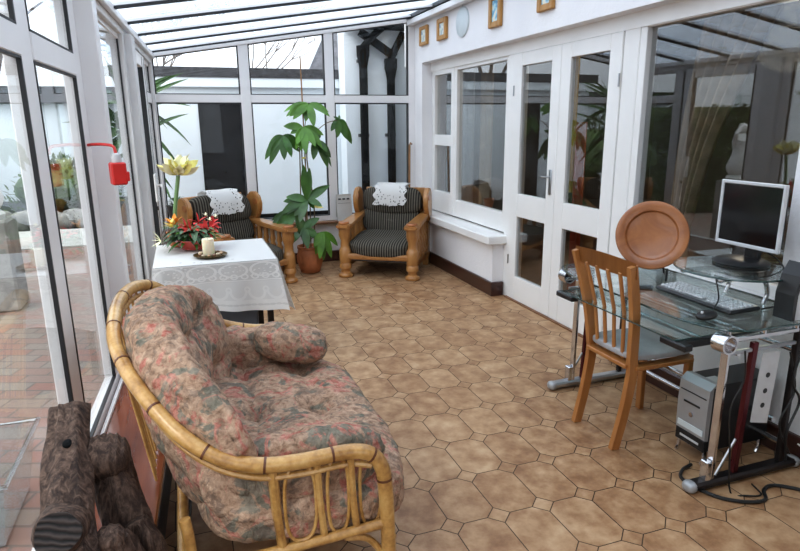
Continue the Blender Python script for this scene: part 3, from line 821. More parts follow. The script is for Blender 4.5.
# local x runs down the back, y along the sofa, z towards the sitter
cush('back_cushion', (-.095, 2.11, .615), (.62, 1.04, .21), (0, R_(78), 0), 3.2, 32, 2, [(x, y, .065, .062) for x in (-.12, .13) for y in (-.30, .02, .33)], extra=backfn, amp=.020)
cush('arm_cushion', (.24, 1.655, .49), (.56, .15, .23), (R_(-8), R_(-2), 0), 3.0, 18, 3)
cush('arm_cushion', (.19, 2.665, .485), (.46, .15, .28), (R_(8), R_(4), 0), 3.0, 20, 4, amp=.016)
cush('arm_roll', (.385, 2.58, .555), (.33, .19, .165), (0, R_(8), R_(-18)), 2.5, 20, 5, amp=.014)

# ================================================================== TABLE + CLOTH
TX0, TX1, TY0, TY1, TZ = -.215, .485, 3.62, 4.34, .715
tb = thing('side_table', 'rectangular table hidden under the white lace tablecloth', 'table', ((TX0+TX1)/2, (TY0+TY1)/2, 0))
B().bb(TX0+.01, TX1-.01, TY0+.01, TY1-.01, TZ-.03, TZ-.004, .004).build('table_top', darkmetal, tb, world=True)
for x in (TX0+.06, TX1-.05):
    for y in (TY0+.07, TY1-.06): B().bb(x-.018, x+.018, y-.018, y+.018, 0, TZ-.03, .003).build('leg', darkmetal, tb, world=True)
tc_ = thing('lace_tablecloth', 'white lace tablecloth hanging over the table behind the sofa', 'tablecloth', ((TX0+TX1)/2, (TY0+TY1)/2, TZ-.31))
g = B(); g.grid(lambda u, v: Vector((TX0+(TX1-TX0)*u, TY0+(TY1-TY0)*v, TZ+.001)), 12, 14, uv=True); g.build('cloth_top', lace_top, tc_, world=True)
def drop(a, b, n, k, drop0, nu=40):
    a = Vector(a); b = Vector(b); n = Vector(n); L = (b-a).length
    def f(u, v):
        p = a+(b-a)*u; e = abs(u-.5)*2
        fold = (.012*math.sin(u*L*34)+.010*math.sin(u*L*19+1))*v**1.3
        fl = .045*e**6*v
        p = p+n*(.006+.028*v+fold+fl)+(b-a).normalized()*((u-.5)*.10*v)
        p.z = TZ-(drop0*(1+.10*e**4)+.012*math.sin(u*L*15))*v
        return p
    mb = B(); mb.grid(f, nu, 16, uv=True); return mb.build('cloth_drop', lace_drop, tc_, 'all', world=True)
drop((TX0, TY0, TZ), (TX1, TY0, TZ), (0, -1, 0), 1, .29)
drop((TX1, TY0, TZ), (TX1, TY1, TZ), (1, 0, 0), 1, .29)
drop((TX1, TY1, TZ), (TX0, TY1, TZ), (0, 1, 0), 1, .29)
drop((TX0, TY1, TZ), (TX0, TY0, TZ), (-.6, 0, 0), 1, .29)
bx = thing('storage_crate', 'dark blue-grey crate on the floor under the lace-covered table', 'crate', (.15, 3.95, 0))
B().bb(.0, .36, 3.68, 4.2, 0, .42, .012).build('body', towel_m, bx, world=True); B().bb(-.01, .37, 3.67, 4.21, .42, .45, .008).build('lid', towel_m, bx, world=True)

# candle on a dish with pebbles
dz = TZ+.003; dc = Vector((.110, 3.82, dz))
dish = B(); dish.lathe([(.05, 0), (.085, .004), (.098, .014), (.102, .016), (.096, .012), (.06, .008)], 26, dc)
tag(dish.build('candle_dish', bronze, smooth=True), 'round bronze dish under the cream candle on the lace table', 'dish')
cn = B(); cn.lathe([(.034, 0), (.036, .003), (.036, .098), (.033, .101), (.028, .096), (.001, .094)], 22, dc+Vector((-.008, .01, .0105)))
co = thing('pillar_candle', 'thick cream pillar candle standing in the bronze dish', 'candle', tuple(dc+Vector((-.008, .01, .0105)))); cn.build('wax', candle_m, co, True, world=True)
B().tube([dc+Vector((-.008, .01, .104)), dc+Vector((-.007, .01, .114))], .0015, 6).build('wick', blackp, co, world=True)
for i in range(13):
    a = i*2*PI/13+.2; r = .066+.006*math.sin(i*5)
    p = dc+Vector((math.cos(a)*r, math.sin(a)*r, .021)); b = B(); b.blob(p, (R.uniform(.022, .03), R.uniform(.018, .026), R.uniform(.014, .02)), 2.2, 3, (0, 0, R.uniform(0, 3)))
    tag(b.build('pebble', pebble_ms[i % 3], smooth='all'), 'small pebble lying in the bronze dish around the candle', 'pebble', 'pebbles around the candle')
# red bowl arrangement
bc = Vector((.03, 4.10, dz)); ba = thing('flower_bowl', 'red bowl arrangement of red lilies and ivy on the lace table', 'flower arrangement', tuple(bc))
B().lathe([(.06, 0), (.085, .01), (.115, .045), (.125, .075), (.118, .075), (.10, .06), (.001, .06)], 26, bc).build('bowl', redpot, ba, True, world=True)
B().lathe([(.11, .055), (.10, .07), (.001, .075)], 20, bc).build('soil', soil, ba, True, world=True)
rr = random.Random(4); lf = B()
for i in range(60):
    a = rr.uniform(PI*.75, PI*1.9) if i % 4 else rr.uniform(0, 2*PI); e = rr.uniform(-.15, .9); r = rr.uniform(.03, .10)
    lf.leaf(bc+Vector((math.cos(a)*r, math.sin(a)*r, .07+rr.uniform(0, .05))), (math.cos(a), math.sin(a), e), rr.uniform(.07, .15), rr.uniform(.028, .045), rr.uniform(.6, 1.6), n=5)
lf.build('leaves', leafg, ba, world=True)
lf = B()
for i in range(26):
    a = rr.uniform(0, 2*PI); e = rr.uniform(.0, .7); r = rr.uniform(.03, .10)
    lf.leaf(bc+Vector((math.cos(a)*r, math.sin(a)*r, .08+rr.uniform(0, .05))), (math.cos(a), math.sin(a), e), rr.uniform(.06, .12), .035, rr.uniform(.6, 1.6), n=5)
for i in range(18):
    a = rr.uniform(PI*.8, PI*1.65); lf.leaf(bc+Vector((math.cos(a)*.08, math.sin(a)*.08, .08+rr.uniform(0, .06))), (math.cos(a), math.sin(a), rr.uniform(.1, .6)), rr.uniform(.10, .15), .052, rr.uniform(.7, 1.5), n=6)
lf.build('variegated_leaves', leafgrey, ba, world=True)
def flower(p, d, L, w, n, droop, mat, parent, name='flower'):
    d = Vector(d).normalized(); s_ = d.cross(Vector((.3, .2, 1))).normalized(); t_ = d.cross(s_); mb = B()
    for i in range(n):
        a = 2*PI*i/n; q = s_*math.cos(a)+t_*math.sin(a); k = .55 if i % 2 else .75
        mb.leaf(Vector(p), d*(1-k*.6)+q*k, L, w, droop, n=5)
    return mb.build(name, mat, parent, 'all', world=True)
for dx, dy, dz_, s_ in ((-.02, -.09, .13, 1), (.07, -.08, .12, 1), (.03, -.02, .17, .9), (.11, -.01, .13, .8), (-.05, -.02, .15, .8), (.12, .05, .15, .7)):
    flower(bc+Vector((dx, dy, dz_)), (dx*4, -.6, .8), .085*s_, .036, 6, .9, redp, ba)
flower(bc+Vector((-.115, -.03, .17)), (-.2, -.2, 1), .08, .035, 6, .2, orangep, ba, 'orange_flower')
flower(bc+Vector((-.13, -.05, .16)), (-.4, -.4, .9), .06, .035, 5, .2, yellowp, ba, 'orange_flower')
flower(bc+Vector((-.20, -.12, .09)), (-1, -.3, .15), .075, .02, 5, .0, creamp, ba, 'lily_bud')
for dx, dy, dz_ in ((.10, -.06, .19), (.14, .0, .20), (.08, .03, .21)): flower(bc+Vector((dx, dy, dz_)), (0, -.5, 1), .026, .014, 5, .3, creamp, ba, 'small_white_flower')
# tall amaryllis
ac = Vector((-.075, 4.245, dz)); am = thing('potted_amaryllis', 'tall yellow amaryllis on a thick green stem behind the red bowl', 'flower', tuple(ac))
B().lathe([(.045, 0), (.055, .01), (.068, .09), (.072, .10), (.064, .10), (.06, .085), (.001, .085)], 20, ac).build('pot', terracotta, am, True, world=True)
top = Vector((-.035, 4.24, 1.185))
B().tube(smooth_path([ac+Vector((0, 0, .08)), ac+Vector((-.003, 0, .22)), top], 6), .0135, 10).build('stem', stemg, am, True, world=True)
def trumpet(d, L, mat1=yellowp):
    d = Vector(d).normalized(); s_ = d.cross(Vector((0, .1, 1))).normalized(); t_ = d.cross(s_)
    inner, outer = B(), B()
    inner.leaf(top, d, .03, .02, 0, n=3)
    for i in range(6):
        a = 2*PI*i/6+.3; q = s_*math.cos(a)+t_*math.sin(a)
        (inner if i % 3 == 0 else outer).leaf(top+d*.01, d*.95+q*.42, L*1.35, .078, .35*(q.z > -.3), n=7, face=q+Vector((0, -.4, 0)))
    inner.build('petals', yellowp, am, 'all', world=True); outer.build('pale_petals', creamp, am, 'all', world=True)
trumpet((-.65, -.25, .85), .10); trumpet((.75, -.35, .75), .115); trumpet((.15, -.6, .80), .10); trumpet((.35, .6, .8), .10)
lf = B(); lf.leaf(top, (-.8, -.3, .1), .08, .022, -.4); lf.leaf(top, (.8, -.4, .05), .075, .022, -.3); lf.build('bracts', leafgrey, am, world=True)

# ================================================================== ARMCHAIRS
def armchair(label, loc, rz):
    t = thing('armchair', label, 'armchair', loc, rz, 'pine wing armchairs')   # local: front -y, centre at origin
    W2 = .335
    for s in (-1, 1):
        x = s*(W2-.045)
        p = B(); p.lathe([(.050, 0), (.062, .006), (.064, .03), (.054, .042), (.040, .055), (.038, .08), (.045, .092), (.052, .10), (.052, .14), (.045, .155), (.05, .165), (.05, .30), (.044, .312), (.038, .33), (.036, .40), (.048, .44), (.052, .455), (.05, .52), (.05, .54)], 20, (x, -.33, 0))
        p.build('front_leg', pine, t, True)
        a = B(); out = [(-.058, -.40), (.05, -.41), (.062, -.33), (.05, -.1), (.042, .15), (.038, .30), (-.038, .30), (-.04, .1), (-.05, -.1), (-.068, -.33)]
        a.prism([(x+s*-.0+q[0]*(1 if s > 0 else -1), q[1]) for q in out][::(1 if s > 0 else -1)], .045, None, (0, 0, 0), .535)
        bmesh.ops.bevel(a.bm, geom=list(a.bm.edges), offset=.01, segments=2, affect='EDGES')
        for v in a.bm.verts: v.co.z += .05*max(0, (v.co.y+.33)/.63)
        a.build('arm', pine_x, t, True)
        c = B(); c.lathe([(.040, .578), (.046, .585), (.046, .598), (.040, .606), (.02, .607)], 18, (x, -.345, 0)); c.build('arm_cap', oak_dark, t, True)
        pn = B(); pn.bb(x-.02, x+.02, -.30, .30, .10, .17, .006); pn.build('side_rail', pine_x, t)
        for k, y in enumerate((-.20, -.10, 0, .10, .20)):
            q = B(); q.lathe([(.018, .16), (.018, .20), (.026, .23), (.016, .26), (.022, .32), (.026, .36), (.016, .40), (.024, .43), (.018, .47), (.018, .56)], 12, (x, y, 0)); q.build('spindle', pine, t, True)
        # shaped back post with its winged head
        bp = B(); bp.prism([(-.36, -.02), (-.27, -.02), (-.25, .20), (-.26, .45), (-.30, .60), (-.345, .60), (-.35, .45), (-.345, .25)][::-1], .05, Matrix(((0, 0, 1), (-1, 0, 0), (0, 1, 0))), (x-.025, 0, .02)); bp.build('back_leg', pine, t)
        wv = []
        for (yy, zz) in [(.27, .50), (.21, .56), (.15, .64), (.11, .70), (.10, .78), (.125, .86), (.18, .905), (.25, .90), (.30, .85), (.31, .75), (.315, .62), (.33, .50)]: wv.append((-yy, zz))
        wg_ = B(); wg_.prism(wv, .042, Matrix(((0, 0, 1), (-1, 0, 0), (0, 1, 0))), (s*(W2-.015)-.021, 0, 0)); bmesh.ops.bevel(wg_.bm, geom=list(wg_.bm.edges), offset=.009, segments=2, affect='EDGES')
        wo = wg_.build('wing', pine, t, True)
        B().tube([(s*(W2-.015)-.026, .16, .80), (s*(W2-.015)+.026, .16, .80)], .035, 14).build('wing_boss', oak_dark, wo, True)
    fr = B(); fr.bb(-.29, .29, -.365, -.31, .20, .265, .018, 2); fr.build('front_rail', pine_x, t)
    fr = B(); fr.bb(-.27, .27, -.30, .30, .17, .20); fr.build('seat_base', towel_m, t)
    fr = B(); fr.box((0, .325, .56), (.56, .03, .66), (R_(-4), 0, 0), .01); fr.build('back_panel', pine, t)
    def sf(u, w):
        q = w*(1+.10*noise.noise(w*4)); q.z -= .03*math.exp(-(w.x**2+w.y**2)/.02)*(1 if w.z > 0 else 0); return q
    s_ = B(); s_.blob((0, -.075, .325), (.555, .60, .20), 4.0, 18, (R_(5), 0, 0), sf); s_.build('seat_cushion', cord_m, t, 'all')
    s_ = B(); s_.blob((0, .205, .53), (.55, .17, .32), 3.4, 16, (R_(-10), 0, 0), sf); s_.build('lumbar_cushion', cord_m, t, 'all')
    s_ = B(); s_.blob((0, .225, .76), (.545, .19, .33), 3.2, 16, (R_(-8), 0, 0), sf); s_.build('head_cushion', cord_m, t, 'all')
    t.scale = (1.19, 1.12, .935)
    return t
def doily(label, loc, rz):
    t = B()
    path = smooth_path([(0, .33, .80), (0, .325, .90), (0, .285, .945), (0, .215, .948), (0, .155, .925), (0, .112, .86), (0, .098, .79), (0, .090, .72)], 5)
    def f(u, v):
        k = v*(len(path)-1); i = min(int(k), len(path)-2); p = path[i].lerp(path[i+1], k-i)
        e = .012*math.sin(v*30)*(abs(u-.5) > .45)
        return Vector(((u-.5)*(.27+.02*v)+e, p.y-.004-.004*math.sin(u*14), p.z+.006*math.sin(u*9)*v-.01*abs(math.sin(u*PI*5))*(v > .97)))
    t.grid(f, 24, 30, uv=True)
    bmesh.ops.transform(t.bm, matrix=Matrix.Translation(loc) @ Matrix.Rotation(rz, 4, 'Z') @ Matrix.Diagonal((1.19, 1.12, .937, 1)), verts=t.bm.verts)
    return tag(t.build('lace_doily', lace_doily, smooth='all'), label, 'doily', 'lace headrest doilies')
import math as _m
rzR = -_m.atan2(.54, .84); cR = (1.95, 5.93, 0)
rzL = _m.radians(27)
cL = (.42, 5.96, 0)
armchair('pine wing armchair with striped cushions in the right corner by the casement window', cR, rzR)
armchair('pine wing armchair with striped cushions behind the lace-covered table', cL, rzL)
doily('white lace doily over the head of the right corner armchair', cR, rzR)
doily('white lace doily over the head of the armchair behind the table', cL, rzL)

# ================================================================== POTTED TREE between the chairs
pc = Vector((1.165, 6.14, 0)); pt_ = thing('potted_money_tree', 'tall leafy plant in a terracotta pot between the armchairs', 'plant', tuple(pc))
pp = B(); pp.lathe([(.085, 0), (.10, .01), (.125, .09), (.132, .17), (.125, .235), (.118, .25), (.128, .255), (.128, .28), (.115, .28), (.11, .25), (.001, .25)], 28, pc)
for k in range(10):
    a = 2*PI*k/10; q = pc+Vector((math.cos(a)*.131, math.sin(a)*.131, .15)); pp.tube([q+Vector((0, 0, -.04)), q+Vector((0, 0, .04))], .008, 6)
pp.build('pot', terracotta, pt_, True, world=True)
B().lathe([(.112, .245), (.001, .262)], 20, pc).build('soil', soil, pt_, True, world=True)
YP = 6.12
B().tube([at(308, 250, YP), at(305.5, 165, YP), at(300, 57, 6.2)], .0065, 8).build('stake', stake_m, pt_, True, world=True)
tie = at(303.5, 158, YP)
for k, (bx_, tx_) in enumerate(((304, 300), (307, 302), (311, 305), (314, 307))):
    B().tube(smooth_path([at(bx_, 252, YP), at(bx_-3+k, 205, YP+.02*(k % 2)), at(tx_, 160, YP), at(tx_-1+k, 125+4*k, YP)], 5), .0065, 6).build('stem', brownstem, pt_, True, world=True)
B().tube([tie+Vector((-.02, -.02, 0)), tie+Vector((.02, -.02, .005))], .009, 8).build('tie', yellowp, pt_, True, world=True)
def cluster(px, py_, Y, leaves, src=None, mat=leafl, w=.078):
    c = at(px, py_, Y); mb = B(); leaves = list(leaves)+[(l[0]+R.uniform(-7, 7), l[1]+R.uniform(-6, 6), l[2]+R.uniform(.0, .08), l[3]) for l in leaves if len(leaves) > 3]
    for ex, ey, dep, dr in leaves:
        e = at(ex, ey, Y); d = e-c; d.y += dep; L = d.length*1.12
        d2 = d.normalized()+Vector((0, 0, dr*.45)); mb.leaf(c, d2, L, min(w*1.15, L*.5), dr*.8, n=8, fold=.2, face=(R.uniform(-.5, .5), -1, R.uniform(.1, .7)))
    mb.build('leaves', mat, pt_, 'all', world=True)
    if src: B().tube(smooth_path([at(*src), (at(*src)+c)/2+Vector((0, 0, .03)), c], 4), .004, 6).build('twig', brownstem, pt_, True, world=True)
cluster(309, 105, 6.10, [(295, 120, -.05, .8), (311, 126, -.10, .9), (326, 118, -.03, .9), (303, 108, .05, .5), (318, 108, .05, .6), (291, 118, .08, .9)], (303, 140, YP), leafl)
cluster(283, 136, 6.08, [(274, 163, 0, 1.0), (288, 156, -.10, .9), (277, 148, .05, .9), (296, 152, 0, .9), (272, 150, .08, 1.0)], (301, 150, YP), leafg)
cluster(303, 128, 6.02, [(296, 148, -.08, .8), (311, 146, -.08, .9), (292, 134, 0, .6), (317, 140, 0, .8), (303, 152, -.12, .7), (289, 128, 0, .4)], (303, 145, YP), leafl)
cluster(316, 140, 6.05, [(313, 158, -.05, .8), (325, 166, 0, .9), (324, 152, -.05, .8), (320, 134, .05, .5)], (304, 150, YP), leafg)
cluster(339, 120, 6.10, [(337, 136, -.03, .9), (345, 138, 0, .9), (333, 124, 0, .7), (343, 126, .03, .9), (334, 117, 0, .3)], (315, 132, YP), leafg)
cluster(307, 200, 6.00, [(309, 171, -.02, .1), (324, 190, 0, .4), (288, 198, 0, .4), (300, 220, -.08, .8), (285, 216, 0, .9), (319, 206, -.06, .6)], (306, 220, YP), leafg, .085)
cluster(296, 214, 6.02, [(275, 226, 0, .9), (284, 232, -.06, .9), (300, 236, -.05, .9), (283, 214, 0, .5), (290, 205, 0, .3)], (306, 232, YP), leafg, .09)
cluster(304, 228, 5.98, [(290, 247, -.04, .9), (316, 238, -.03, .6), (306, 246, -.06, .9), (292, 234, 0, .5), (312, 222, 0, .4)], (308, 240, YP), leafg, .08)
cluster(323, 232, 5.93, [(320, 256, -.03, .7), (329, 255, -.03, .7), (335, 246, 0, .8), (316, 246, 0, .7)], (309, 242, YP), leafl, .075)
cluster(311, 206, 6.05, [(316, 203, -.03, .3), (322, 208, 0, .4)], None, yellowp, .04)

# things on the back sill and in the corner
cal = thing('desk_calendar', 'white tent calendar card standing on the sill beside the right armchair', 'calendar', (1.64, 6.52, .463))
cb = B(); cb.box((1.64, 6.500, .608), (.17, .003, .29), (R_(-9), 0, 0)); cb.build('card', paper, cal, world=True)
cb = B(); cb.box((1.64, 6.54, .608), (.17, .003, .29), (R_(9), 0, 0)); cb.build('card', paper, cal, world=True)
cb = B()
for k in range(3): cb.box((1.59+.048*k, 6.5065, .700), (.030, .002, .016), (R_(-9), 0, 0))
cb.box((1.64, 6.499, .655), (.14, .003, .003), (R_(-9), 0, 0))
cb.build('printing', gasket, cal, world=True)
gb_ = B(); gb_.box((1.775, 6.50, .49), (.10, .05, .05), (0, 0, R_(12)), .008); tag(gb_.build('glasses_case', towel_m), 'small dark case lying on the sill behind the right armchair', 'case')
skb = B(); skb.tube([(2.38, 6.44, .01), (2.40, 6.48, .7), (2.412, 6.50, 1.27)], .012, 8); skb.tube([(2.412, 6.50, 1.26), (2.425, 6.50, 1.29), (2.44, 6.495, 1.27)], .011, 8)
tag(skb.build('walking_stick', stake_m, smooth=True), 'wooden walking stick leaning in the corner behind the right armchair', 'stick')
sp_ = thing('succulent_pot', 'small black pot with a grey-green succulent on the back left sill', 'plant', (-.10, 6.42, 0))
B().tube([(-.10, 6.42, .0), (-.10, 6.42, .60)], .012, 8).build('stand_stem', darkmetal, sp_, True, world=True)
B().lathe([(.09, 0), (.09, .012), (.015, .02)], 18, (-.10, 6.42, 0)).build('stand_base', darkmetal, sp_, True, world=True)
B().lathe([(.05, .60), (.07, .61), (.09, .72), (.095, .735), (.08, .735), (.001, .72)], 20, (-.10, 6.42, 0)).build('pot', blackp, sp_, True, world=True)
lf = B(); rr = random.Random(9)
for i in range(34):
    a = rr.uniform(0, 2*PI); lf.leaf((-.10+.03*math.cos(a), 6.42+.03*math.sin(a), .73+rr.uniform(0, .07)), (math.cos(a), math.sin(a), rr.uniform(.2, 1.6)), .06, .03, .4, n=4)
lf.build('leaves', leafgrey, sp_, world=True)

# wall pieces above the doors
def pic(y, z, w, h, a, label, sw=.035):
    t = thing('picture_frame', label, 'picture', (2.488, y, z), 0, 'small wooden picture frames high on the wall')
    f = B()
    f.bb(2.468, 2.499, y-w/2, y-w/2+sw, z-h/2, z+h/2, .006); f.bb(2.468, 2.499, y+w/2-sw, y+w/2, z-h/2, z+h/2, .006)
    f.bb(2.469, 2.499, y-w/2+sw, y+w/2-sw, z-h/2, z-h/2+sw, .006); f.bb(2.469, 2.499, y-w/2+sw, y+w/2-sw, z+h/2-sw, z+h/2, .006)
    f.build('frame', gold_wood, t, world=True)
    B().bb(2.482, 2.490, y-w/2+sw-.004, y+w/2-sw+.004, z-h/2+sw-.004, z+h/2-sw+.004).build('print', a, t, world=True)
pic(6.25, 2.385, .21, .19, art1, 'small square wooden picture frame nearest the corner')
pic(5.77, 2.385, .22, .20, art1, 'square wooden picture frame, second from the corner', .045)
pic(4.69, 2.375, .20, .25, art2, 'upright wooden frame with a blue print right of the round plate', .045)
pic(3.95, 2.375, .20, .24, art2, 'wooden frame with a blue print above the glazed doors, nearest the desk', .045)
wp = thing('wall_plate', 'oval pale blue plate hanging from a wire between the small frames', 'plate', (2.488, 5.33, 2.39))
MY = Matrix(((0, 0, 1), (1, 0, 0), (0, 1, 0)))
pb = B(); pb.lathe([(.13, .0), (.128, .012), (.10, .024), (.0005, .028)], 32, (0, 0, 0), MY)
for v in pb.bm.verts: v.co = Vector((2.499-v.co.x, 5.33+v.co.y, 2.385+v.co.z))
pb.build('plate', palebluem, wp, True, world=True)
B().tube([(2.494, 5.33, 2.51), (2.494, 5.33, 2.60)], .002, 6).build('wire', brushed, wp, world=True)

# red feeder on the side post
rf_ = thing('hanging_feeder', 'red square feeder with white cap on a bent red rod from the side post', 'feeder', tuple(LP(2.98, .125, 1.25)))
fc = LP(2.98, .125, 1.302)
B().tube(smooth_path([LP(3.06, .004, 1.42), LP(3.04, .03, 1.423), LP(3.02, .07, 1.423), LP(2.99, .115, 1.415), LP(2.98, .125, 1.385)], 5), .0065, 8).build('rod', redplastic, rf_, True, world=True)
B().box(fc+Vector((0, 0, -.005)), (.062, .062, .098), (0, 0, .3), .006).build('body', redplastic, rf_, world=True)
B().lathe([(.019, .044), (.021, .060), (.017, .078), (.008, .084)], 16, fc).build('cap', lightgrey, rf_, True, world=True)
B().box(fc+Vector((.036, -.003, -.018)), (.014, .036, .042), (0, 0, .3), .003).build('perch', redplastic, rf_, world=True)

# ================================================================== LOGS AND BIN at the near left
def log(name, pts, radii, seed, label, cut=True, n=22):
    pts = smooth_path(pts, 9); N = len(pts)
    o = Vector((seed*5.3, 0, 0)); mb = B()
    rs = []
    for i in range(N):
        t = i/(N-1)*(len(radii)-1); k = min(int(t), len(radii)-2); rs.append(radii[k]+(radii[k+1]-radii[k])*(t-k))
    mb.tube(pts, rs, n)
    for v in list(mb.bm.verts):
        c = min(pts, key=lambda q: (q-v.co).length_squared); d = v.co-c
        ang = math.atan2(d.x, d.y+.001)
        q = noise.fractal(Vector((d.x*22, d.y*22, v.co.z*5))+o, .8, 2., 3)
        if d.length > 1e-4: v.co += d.normalized()*(.016*q+.006*math.sin(ang*9+v.co.z*9))
    t = thing(name, label, 'log', (pts[0].x, pts[0].y, .292), 0)
    mb.build('trunk', log_m, t, 'all', world=True)
    return t, pts, rs
def logcap(t, p, d, r, seed):
    d = Vector(d).normalized(); q = d.to_track_quat('Z', 'Y').to_matrix(); rr = random.Random(seed)
    mb = B(); out = [(r*(1+.07*math.sin(3*a+seed)+.03*rr.uniform(-1, 1))*math.cos(a), r*(1+.05*math.cos(2*a))*math.sin(a)) for a in [2*PI*k/26 for k in range(26)]]
    mb.prism(out, .012, q, p); return mb.build('cut_end', logend_m, t, world=True)
LOGZ = .292
l1, p1, r1 = log('driftwood_log', [(-.345, 1.44, .30), (-.355, 1.50, .42), (-.368, 1.64, .56), (-.378, 1.83, .71)], [.078, .076, .062, .050], 1, 'upright gnarled log with a knot hole, tallest of the logs on the side sill')
sd_ = Vector((.06, -.88, .46)).normalized(); s0 = Vector((-.368, 1.55, .51))
kb = B(); kb.tube([s0, s0+sd_*.05, s0+sd_*.108], [.068, .060, .052], 20)
for v in kb.bm.verts: v.co += Vector((1, 1, 1))*(.008*noise.noise(v.co*22))
kb.build('stub', log_m, l1, 'all', world=True)
logcap(l1, s0+sd_*.100, sd_, .050, 2)
kh = B(); kh.blob((-.362, 1.70, .666), (.028, .034, .024), 2, 4); kh.build('knot_hole', matteblack, l1, 'all', world=True)
l2, p2, r2 = log('driftwood_log', [(-.235, 1.68, .30), (-.245, 1.70, .42), (-.275, 1.74, .555)], [.062, .060, .056], 2, 'round-topped fluted log beside the tallest log on the side sill')
kb = B(); kb.blob((-.282, 1.735, .590), (.135, .125, .120), 2.3, 12, (R_(25), 0, 0))
for v in kb.bm.verts: v.co += Vector((0, -.2, 1))*(.0045*math.sin(v.co.x*330+noise.noise(v.co*15)*4))
kb.build('fluted_top', log_m, l2, 'all', world=True)
l3, p3, r3 = log('driftwood_log', [(-.235, 1.53, .30), (-.245, 1.53, .38), (-.262, 1.53, .465)], [.058, .050, .036], 3, 'short pointed log at the front of the log group on the side sill')
kb = B(); kb.blob((-.264, 1.53, .468), (.078, .078, .06), 2.1, 8)
for v in kb.bm.verts: v.co += Vector((0, -.2, 1))*(.003*math.sin(v.co.x*330))
kb.build('tip', log_m, l3, 'all', world=True)
l4, p4, r4 = log('driftwood_log', [(-.185, 1.62, .30), (-.190, 1.62, .38), (-.205, 1.63, .44)], [.038, .036, .026], 4, 'dark narrow log leaning between the fluted log and the sill edge')
bn = thing('plastic_storage_box', 'clear plastic storage box outside the near left window', 'box', (-.95, 2.66, -.1))
f = B(); w0, w1 = .16, .21
ring = lambda w, z, r: [(x*w, y*w*1.3, z) for x, y in ((-1, -1), (1, -1), (1, 1), (-1, 1))]
for a, b in ((0, 1), (1, 2), (2, 3), (3, 0)):
    lo = ring(w0, -.1, 0); hi = ring(w1, .20, 0)
    f.grid(lambda u, v, a=a, b=b: Vector((-.95, 2.66, 0))+((Vector(lo[a])*(1-u)+Vector(lo[b])*u)*(1-v)+(Vector(hi[a])*(1-u)+Vector(hi[b])*u)*v), 4, 4)
f.build('sides', clearplastic, bn, world=True)
f = B(); hi = [Vector((-.95, 2.66, 0))+Vector(q) for q in ring(w1+.01, .20, 0)]; f.tube(hi, .012, 8, closed=True); f.build('rim', clearplastic, bn, True, world=True)
B().bb(-.95-.16, -.95+.16, 2.66-.21, 2.66+.21, -.1, -.09).build('base', clearplastic, bn, world=True)

# ================================================================== GLASS DESK
dk = thing('computer_desk', 'glass-topped chrome computer desk against the wall under the wide window', 'desk', (2.15, 2.2, 0))
def D_(mb, name, mat, sm=False, parent=None): return mb.build(name, mat, parent or dk, sm, world=True)
def rounded(pts, r, n=6):
    out = []; N = len(pts)
    for i in range(N):
        p = Vector(pts[i]); a = (Vector(pts[i-1])-p).normalized(); b = (Vector(pts[(i+1) % N])-p).normalized()
        rr_ = r[i] if isinstance(r, (list, tuple)) else r
        for k in range(n+1):
            t = k/n; out.append(tuple((p+a*rr_)*(1-t)**2+p*2*t*(1-t)+(p+b*rr_)*t**2))
    return out
def glass_sheet(outline, z, th, name, edge='glass_edge'):
    m_ = B(); m_.prism(outline, th, None, (0, 0, 0), z); o = D_(m_, name, deskglass)
    e_ = B(); e_.tube([(x, y, z+th/2) for x, y in outline], th*.52, 6, closed=True); D_(e_, edge, edgeglass, True, o); return o
top_o = rounded([(2.42, 1.61), (1.92, 1.62), (1.84, 1.78), (1.86, 2.60), (1.93, 2.82), (2.42, 2.83)], [.05, .09, .12, .12, .10, .05])
glass_sheet(top_o, .715, .009, 'desk_top')
glass_sheet(rounded([(2.10, 1.80), (1.80, 1.80), (1.80, 2.60), (2.10, 2.60)], .02, 3), .640, .006, 'keyboard_tray')
for y in (1.81, 2.56): D_(B().bb(1.795, 1.84, y-.07, y+.07, .612, .640, .005), 'tray_end', blackp); D_(B().bb(1.84, 2.36, y-.012, y+.012, .60, .632, .003), 'tray_runner', blackp)
